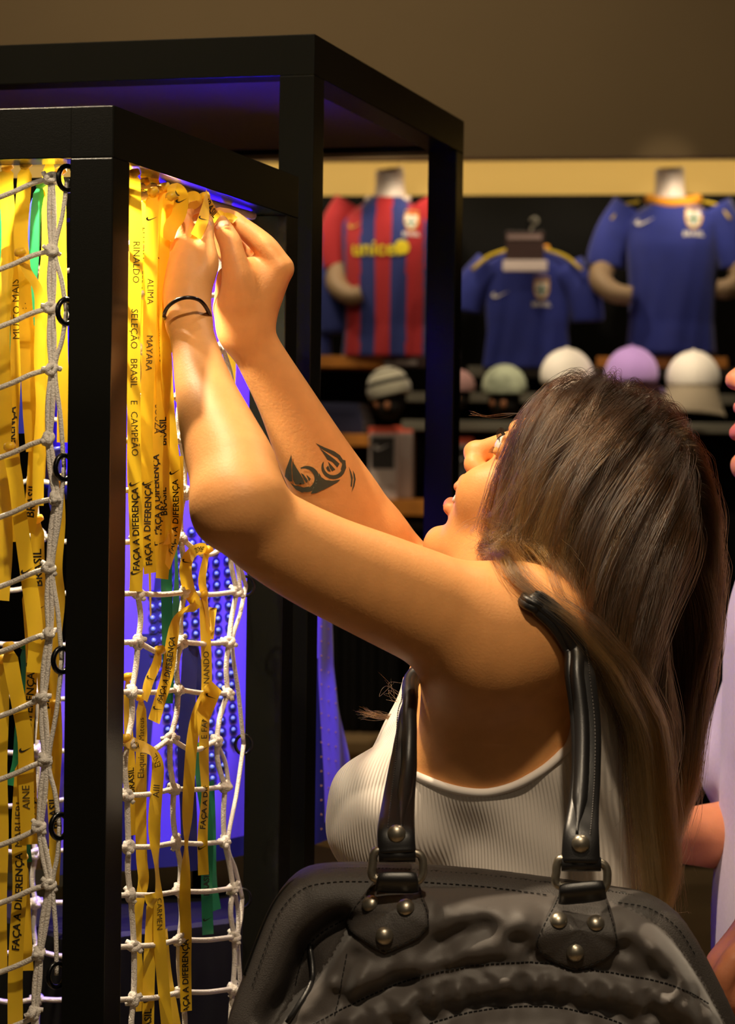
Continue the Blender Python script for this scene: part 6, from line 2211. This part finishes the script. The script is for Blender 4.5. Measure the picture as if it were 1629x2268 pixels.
# caps and beanies on head stands
m_capw = mat('white cap cotton', hexc(246, 240, 230), 0.8, sheen=0.2)
m_capl = mat('lavender cap cotton', hexc(186, 150, 226), 0.8, sheen=0.2)
m_capg = mat('grey beanie knit', hexc(176, 172, 152), 0.9, sheen=0.3, bump=(160, 0.8))
m_capd = mat('dark beanie band', hexc(36, 34, 30), 0.9, bump=(160, 0.8))
m_capc = mat('sage camouflage knit', hexc(176, 186, 160), 0.9, noise=(26, 0.35), bump=(160, 0.6))
m_pink = mat('dusty pink knit', hexc(170, 130, 128), 0.9, bump=(160, 0.8))
m_tan = mat('tan head form', hexc(150, 96, 60), 0.6)
m_brim_shade = mat('shaded white cap brim', hexc(150, 138, 118), 0.9)  # shadow under the white cap's brim, put into its colour


def headwear(label, px, py, r, off, m, brim=None, bands=None, cat='cap', grp='caps and beanies on the back shelves', panels=True, form=False, tilt=0.0):
    c = wp(px, py, off)
    t_ = thing('cap' if cat == 'cap' else 'beanie', label, cat, (c.x, c.y, c.z - r * .8), grp)
    tl = Matrix.Rotation(tilt, 3, wN)
    rows, fm_ = [], []
    NR, NC = 18, 36
    for i in range(NR + 1):
        a = math.pi * .60 * i / NR
        row = []
        for j in range(NC):
            b = 2 * math.pi * j / NC
            k = 1 + (.012 * abs(math.sin(3 * b)) if panels and cat == 'cap' else 0.02 * math.sin(i * 2.2) * (cat != 'cap'))
            q = tl @ (wR * (r * k * math.sin(a) * math.cos(b)) + wN * (r * 1.08 * k * math.sin(a) * math.sin(b)) + Z * (r * 1.02 * math.cos(a)))
            row.append(tuple(c + q))
        rows.append(row)
    v_, f_ = loft(rows, True, True)
    mats = [m] + ([bands] if bands else [])
    if bands:
        fm_ = [1 if ((k // NC) in (6, 11, 12)) else 0 for k in range(len(f_))]
        me_obj('crown', v_, f_, None, t_, True, mats, fm_)
    else:
        me_obj('crown', v_, f_, m, t_, True)
    if cat == 'cap':
        ellipsoid('button', c + tl @ (Z * r * 1.03), (r * .09, r * .09, r * .06), (wR, wN, Z), m, t_, 10, 6)
        for k in range(6):
            b = math.pi * k / 3 + .3
            pts = [c + tl @ (wR * (r * 1.012 * math.sin(a) * math.cos(b)) + wN * (r * 1.093 * math.sin(a) * math.sin(b)) + Z * (r * 1.032 * math.cos(a))) for a in np.linspace(.1, math.pi * .58, 10)]
            tube('seam', pts, r * .012, m, t_, 5)
    if brim:
        mb, ang, ln, droop = brim
        pts_v, pts_f = [], []
        n1, n2 = 20, 6
        for lay in (0, 1):
            for i in range(n1 + 1):
                b = ang + math.radians(-78 + 156 * i / n1)
                for k in range(n2 + 1):
                    u = k / n2
                    ext = ln * u * math.cos(math.radians(-78 + 156 * i / n1)) ** .6
                    rr = r * .96 + ext
                    pts_v.append(tuple(c + wR * (rr * math.cos(b)) + wN * (rr * 1.05 * math.sin(b)) + Z * (-r * .30 - droop * u - .018 * (math.sin(math.radians(-78 + 156 * i / n1))) ** 2 * u - lay * .004)))
        S0 = (n1 + 1) * (n2 + 1)
        for i in range(n1):
            for k in range(n2):
                q = (i * (n2 + 1) + k, i * (n2 + 1) + k + 1, (i + 1) * (n2 + 1) + k + 1, (i + 1) * (n2 + 1) + k)
                pts_f += [q, tuple(S0 + w for w in q[::-1])]
        for i in range(n1):
            a_, b_ = i * (n2 + 1) + n2, (i + 1) * (n2 + 1) + n2
            pts_f.append((a_, b_, S0 + b_, S0 + a_))
        me_obj('brim', pts_v, pts_f, mb, t_, True)
    if form:
        ellipsoid('head_form', c - Z * r * .55, (r * .72, r * .8, r * .80), (wR, wN, Z), m_capd, t_)
        ellipsoid('ear', c - Z * r * .75 + wR * r * .05 + wN * r * .78, (r * .15, r * .1, r * .20), (wR, wN, Z), m_tan, t_, 10, 8)
        ellipsoid('ear', c - Z * r * .70 - wR * r * .45 + wN * r * .62, (r * .13, r * .1, r * .18), (wR, wN, Z), m_tan, t_, 10, 8)
    else:
        tube('peg', [c - Z * r * .3, Vector((c.x, c.y, c.z - r * 1.0))], r * .25, m_black, t_, 10)
    return t_


headwear('grey and dark striped beanie on a dark head form', 862, 862, .080, .62, m_capg, None, m_capd, 'beanie', form=True, tilt=.25)
headwear('dusty pink beanie half hidden by the far cage post', 1016, 856, .060, .62, m_pink, None, None, 'beanie', form=True)
headwear('sage camouflage beanie between the post and the hair of the woman', 1118, 858, .081, .62, m_capc, None, None, 'beanie', form=True)
headwear('white cap just above the forehead of the woman', 1256, 832, .094, .66, m_capw, (m_capw, -math.pi / 2 + 2.2, .07, .03))
headwear('lavender cap with a pale adjustment strap', 1400, 828, .094, .66, m_capl, (m_capl, -math.pi / 2, .07, .02))
lv = wp(1392, 850, .80)
wc_ = headwear('white cap with its brim hanging down behind the hair', 1536, 838, .094, .66, m_capw, (m_brim_shade, math.pi * .55, .085, .09))
# sock packs
m_cello = mat('clear pack film', hexc(196, 182, 176), 0.15, coat=.5)
m_redc = mat('red pack header', hexc(206, 84, 58), 0.5)


def pack(label, x0, x1, y0, y1, off, th, full=True):
    c = wp((x0 + x1) / 2, y1, off)
    t_ = thing('sock_pack', label, 'sock pack', tuple(c), 'packs of socks on the low shelf')
    wbox('pack_body', x0, x1, y0 + 14, y1, off, th, m_cello, t_, .006)
    wbox('header_card', x0, x1, y0, y0 + 18, off + th * .3, th * .45, m_redc, t_, .002)
    if full:
        w_ = x1 - x0
        fr_ = wbox('card', x0 + w_ * .10, x1 - w_ * .10, y0 + 22, y0 + 92, off + th, .004, mat('charcoal card', hexc(52, 48, 46), .6), t_, .001)
        wbox('label_strip', x0 + w_ * .10, x1 - w_ * .12, y0 + 94, y0 + 130, off + th, .005, mat('pale label', hexc(196, 178, 168), .6), t_, .001)
        cc = wp(x0 + w_ * .5, y0 + 44, off + th + .004)
        v_, f_ = tick_geo(.062)
        me_obj('tick', [cc + wR * a + Z * b + wN * .001 for a, b in v_], f_, m_prnw, t_)
    return t_


pack('sock pack with red header and dark card, facing the room', 816, 880, 946, 1106, .40, .05)
pack('sock pack with red header standing edge-on behind the dark-carded one', 872, 914, 944, 1104, .30, .08, False)
pack('sock pack half hidden behind the far cage post', 1000, 1048, 970, 1106, .40, .05)
# folded navy pullover, left of the beanies
m_nvc = mat('navy knit', hexc(30, 34, 66), 0.9, sheen=.2)
fp = thing('folded_pullover', 'folded navy pullover lying on the wood shelf by the beanie', 'pullover', tuple(wp(750, 960, .22)))
for i in range(3):
    wbox('fold', 655 + i * 3, 806 - i * 4, 944 - 17 * (i + 1), 961 - 17 * i, .10, .26, m_nvc, fp, .012)
# dark jersey half hidden by the near post
s4, bv4, ct4, _, _ = shirt('football_jersey', 'dark blue jersey mostly hidden behind the cage posts', 640, 470, 790, prof_h, .05, OFF, None, (([(700, 560), (722, 620), (734, 690), (738, 740)], .060, .055, m_snav),), (m_snav, .07, .03, .008), base=m_snav)
# low tan display bench, dark garments on the rack above it
bn = thing('display_bench', 'low tan display bench against the back wall', 'bench', tuple(wp(600, 1900, .5)))
zt_ = wp(780, 1642, .75).z
a_, b_ = wp(60, 1900, .75), wp(822, 1900, .75)
cL = (a_ + b_) / 2
wB = (b_ - a_).dot(wR)
box('top', Vector((cL.x, cL.y, zt_ - .02)) - wN * .32, wR, wN, Z, (wB, .68, .04), m_plinth, bn, .004)
box('front', Vector((cL.x, cL.y, (zt_ - .04) / 2)) - wN * .02, wR, wN, Z, (wB - .04, .03, zt_ - .042), m_plinth, bn, .003)
for s_ in (-1, 1):
    box('side', Vector((cL.x, cL.y, (zt_ - .04) / 2)) - wN * .33 + wR * (s_ * (wB / 2 - .03)), wR, wN, Z, (.03, .58, zt_ - .042), m_plinth, bn, .003)
m_dk = mat('black cloth', hexc(20, 20, 20), .9, noise=(20, .3))
for i, (x, lab) in enumerate(((742, 'black trousers hanging beside the blue jersey hem'), (782, 'black trousers hanging in the middle of the low rack'), (822, 'black trousers hanging by the hair wisp under the arm'), (862, 'black trousers hanging last on the low rack'))):
    g_ = thing('hanging_trousers', lab, 'trousers', tuple(wp(x, 1630, .40)), 'dark trousers on the low rack')
    c0, c1 = wp(x, 1190, .40), wp(x, 1628, .40)
    for s_ in (-1, 1):
        tube('leg', spline([c0 + wR * (s_ * .008), (c0 + c1) / 2 + wR * (s_ * .014), c1 + wR * (s_ * .014)], 10), [.016, .018, .020, .021, .022, .023, .024, .024, .025, .025], m_dk, g_, 10, flat=3.2, ref=tuple(wN))
    tube('waistband', [c0 - wN * .05, c0 + wN * .05], .018, m_dk, g_, 10)
    tube('hook', [c0, c0 + Z * .05], .004, m_rail, g_, 6)
rl = wbox('clothes_rail', 700, 1330, 1162, 1170, .395, .02, m_rail)
tag(rl, 'thin grey clothes rail below the lowest wood shelf', 'rail')
# ================================================================== the man at the edge of the picture
m_skin2 = skin_mat('rosy skin', hexc(206, 132, 96), hexc(176, 84, 84))
m_lav = mat('lavender cotton shirt', hexc(188, 172, 204), 0.85, sheen=0.2, noise=(220, 0.05))
MD = 2.66
MG = 0.92
mt = math.radians(12)
mF = Vector((-math.cos(mt), 0.10, math.sin(mt))).normalized()
mL = Vector((0, 0, 1)).cross(mF)
mL.normalize()
mU = mF.cross(mL)
mL = mU.cross(mF)
MC = P(1605, 838, MD) - (mF * 0.1265 - mU * 0.014)
man = thing('person', 'man in a lavender shirt cut off by the picture edge, face in profile', 'person', (MC.x + 0.05, MC.y, 0))
MHd = lambda f, u, l=0.0: MC + mF * f + mU * u + mL * l
mk = Field((MC.x - 0.30, MC.y - 0.44, 0.84), (MC.x + 0.30, MC.y + 0.32, MC.z + 0.22), 0.0042)
head_sdf(mk, MHd, (mF, mU, mL), open_mouth=False)
mk.cone(MHd(0.092, -0.052, 0), MHd(0.098, -0.066, 0), 0.009, 0.009, 0.006)
tx, tyy = MC.x - 0.005, MC.y + 0.01
T = lambda x, y, z: Vector((tx + x, tyy + y, z))
mk.cone(T(-0.01, 0, 1.36), MHd(-0.02, -0.05), 0.062, 0.060, 0.02)
mk.flat(T(0, 0, 1.28), T(0.0, 0, 1.00), 0.165, 0.150, Y, 0.62, 0.66, 0.03)
mk.flat(T(0, 0, 1.00), T(0.0, 0, 0.82), 0.150, 0.160, Y, 0.66, 0.66, 0.03)
msh = T(0.0, -0.185, 1.315)
mel = Vector((P(1830, 1720, MD - .25).x, tyy - 0.25, P(1830, 1720, MD - .25).z))
mwr = P(1706, 2070, 2.36)
mk.chain([T(0, -0.12, 1.33), msh, mel], [0.056, 0.056, 0.044], 0.02)
mk.chain([mel, lerp3(mel, mwr, .3), mwr], [0.043, 0.042, 0.029], 0.012)
# near hand hanging by the bag, knuckles to the camera
hand = lambda px, py, d=2.34: P(px, py, d)
mk.flat(mwr, hand(1640, 2160), 0.034, 0.036, X, 0.6, 0.5, 0.012)
for i, (kx, ky) in enumerate(((1612, 2150), (1622, 2172), (1640, 2190), (1662, 2200))):
    mk.chain([mwr, hand(kx, ky, 2.335 + .006 * i)], [0.016, 0.0130], 0.008)
    mk.chain([hand(kx, ky, 2.335 + .006 * i), hand(kx - 6, ky + 44, 2.340 + .006 * i), hand(kx + 10, ky + 78, 2.362 + .006 * i), hand(kx + 30, ky + 84, 2.378 + .006 * i)], [0.0125, 0.0110, 0.0098, 0.0082], 0.003)
mk.chain([mwr, hand(1628, 2128, 2.322), hand(1604, 2160, 2.318), hand(1602, 2196, 2.322), hand(1612, 2222, 2.330)], [0.018, 0.0135, 0.0115, 0.0100, 0.0076], 0.004)
# far forearm reaching forward, behind the woman's hair
fel, fwr = P(1690, 1850, 2.70), P(1490, 1852, 2.66)
mk.chain([T(0, 0.12, 1.33), T(0, 0.185, 1.315), Vector((fel.x, fel.y + .05, fel.z + .02)), fel], [0.055, 0.055, 0.046, 0.043], 0.02)
mk.chain([fel, lerp3(fel, fwr, .4), fwr], [0.040, 0.038, 0.028], 0.012)
for i in range(4):
    k_ = fwr + Vector((-0.075, -0.025 + 0.018 * i, 0.006 - .004 * i))
    mk.chain([fwr, k_, k_ + Vector((-0.035, 0, -0.012)), k_ + Vector((-0.045, 0, -0.04))], [0.016, 0.012, 0.0105, 0.008], 0.004)
mk.chain([fwr, fwr + Vector((-0.045, -0.035, -0.005)), fwr + Vector((-0.085, -0.035, -0.015))], [0.017, 0.012, 0.009], 0.004)
Vm, Fm = mk.mesh()
Vm = smooth_verts(Vm, Fm, 2, 0.5)
mbody = grid_obj('body', Vm, Fm, m_skin2, man)
relm = Vm - np.array(MC)
hm = np.stack([relm @ np.array(tuple(mF)), relm @ np.array(tuple(mU)), relm @ np.array(tuple(mL))], 1)
tone = np.clip(1.3 - np.maximum(np.abs(hm[:, 1] + 0.057) / 0.020, np.abs(hm[:, 2]) / 0.028) ** 2, 0, 1) * (hm[:, 0] > 0.088) * 0.8
at = mbody.data.attributes.new('tone', 'FLOAT', 'POINT')
at.data.foreach_set('value', tone.astype(np.float32))
# shirt
ms = Field((MC.x - 0.20, MC.y - 0.44, 0.80), (MC.x + 0.36, MC.y + 0.34, 1.46), 0.005)
ms.flat(T(0.0, 0, 1.30), T(0.0, 0, 1.02), 0.180, 0.166, Y, 0.64, 0.70, 0.03)
ms.flat(T(0.0, 0, 1.02), T(0.0, 0, 0.84), 0.166, 0.178, Y, 0.70, 0.70, 0.03)
ms.cone(T(-0.01, 0, 1.30), T(-0.012, 0, 1.375), 0.080, 0.070, 0.03)
ms.chain([T(0, -0.12, 1.325), msh, lerp3(msh, mel, 0.5), mel + Vector((0, 0, .02))], [0.068, 0.070, 0.064, 0.062], 0.02)
ms.chain([T(0, 0.12, 1.325), T(0, 0.185, 1.315), Vector((fel.x, fel.y + .05, fel.z + .07))], [0.068, 0.070, 0.064], 0.02)
ms.cone(T(-0.012, 0, 1.40), MHd(-0.02, -0.05), 0.062, 0.064, 0.01, 'cut')
for i in range(9):
    a = T(-0.13 + .004 * i, -0.20 + 0.05 * i, 1.24 - 0.02 * i)
    ms.crease([a, a + Vector((0.012, .01, -0.16)), a + Vector((0.0, .012, -0.33))], 0.012, 0.004 * (1 if i % 2 else -1))
Vs, Fs = ms.mesh()
grid_obj('shirt', smooth_verts(Vs, Fs, 2, 0.5), Fs, m_lav, man)
tube('shirt_collar', [T(-0.012 + .073 * math.cos(q), .073 * math.sin(q), 1.39 + .02 * math.sin(q + 2.4) ** 2) for q in np.linspace(0, 2 * math.pi, 28, endpoint=False)], 0.012, m_lav, man, 8, True, 1.6)
# short dark hair
m_mh = mat('short dark hair', hexc(30, 20, 13), 0.6, bump=(260, 1.0))
gvm = np.array(gv) * 1.035
okm = scalp_ok(gvm / 1.035) | ((gvm[:, 1] < 0.0) & (gvm[:, 0] < -0.03) & (gvm[:, 1] > -0.05))
gfm = [q for q in [(i * NU + j, i * NU + (j + 1) % NU, (i + 1) * NU + (j + 1) % NU, (i + 1) * NU + j) for i in range(NV) for j in range(NU)] if all(okm[k] for k in q)]
rng_n = np.random.default_rng(2)
gvm = gvm * (1 + 0.03 * rng_n.random((len(gvm), 1)))
vm3 = np.array(tuple(MC)) + gvm[:, 0:1] * np.array(tuple(mF)) + gvm[:, 1:2] * np.array(tuple(mU)) + gvm[:, 2:3] * np.array(tuple(mL))
me_obj('hair', vm3, gfm, m_mh, man, smooth=True)
for s in (1, -1):
    e = ellipsoid('eye', MHd(0.0775, 0.025, s * .031), (0.0122, 0.0118, 0.0122), (mF, mU, mL), m_white, man)
    ellipsoid('iris', MHd(0.0867, 0.0255, s * .0318), (0.0034, 0.0055, 0.0055), (mF, mU, mL), m_iris, e)
# trousers and shoes
wc = T(0, 0, 0.8)
rings = []
for z_, a_, b_ in ((0.90, .118, .165), (0.86, .124, .172), (0.78, .122, .176), (0.74, .118, .17)):
    rings.append([(wc.x + a_ * math.cos(t), wc.y + b_ * math.sin(t), z_) for t in np.linspace(0, 2 * math.pi, 24, endpoint=False)])
gs = [loft(rings)]
for s in (1, -1):
    path = spline([(wc.x, wc.y - s * .085, .80), (wc.x, wc.y - s * .09, .45), (wc.x + .02, wc.y - s * .09, .07)], 14)
    gs.append(tube_geo(path, list(np.linspace(.092, .062, 14)), 16))
me_obj('trousers', *join_geo(gs), m_jean, man, smooth=True)
for s in (1, -1):
    x0, y0 = wc.x + .02, wc.y - s * .09
    rr = []
    for t, wd2, hh in ((0.085, .018, .05), (0.05, .038, .075), (0.0, .042, .09), (-.06, .044, .075), (-.14, .048, .05), (-.19, .038, .036), (-.215, .016, .024)):
        rr.append([(x0 + t, y0 + wd2 * math.cos(q), max(0.001, hh * .5 + hh * .5 * math.sin(q))) for q in np.linspace(0, 2 * math.pi, 16, endpoint=False)])
    me_obj('shoe', *loft(rr), m_shoe, man, smooth=True)
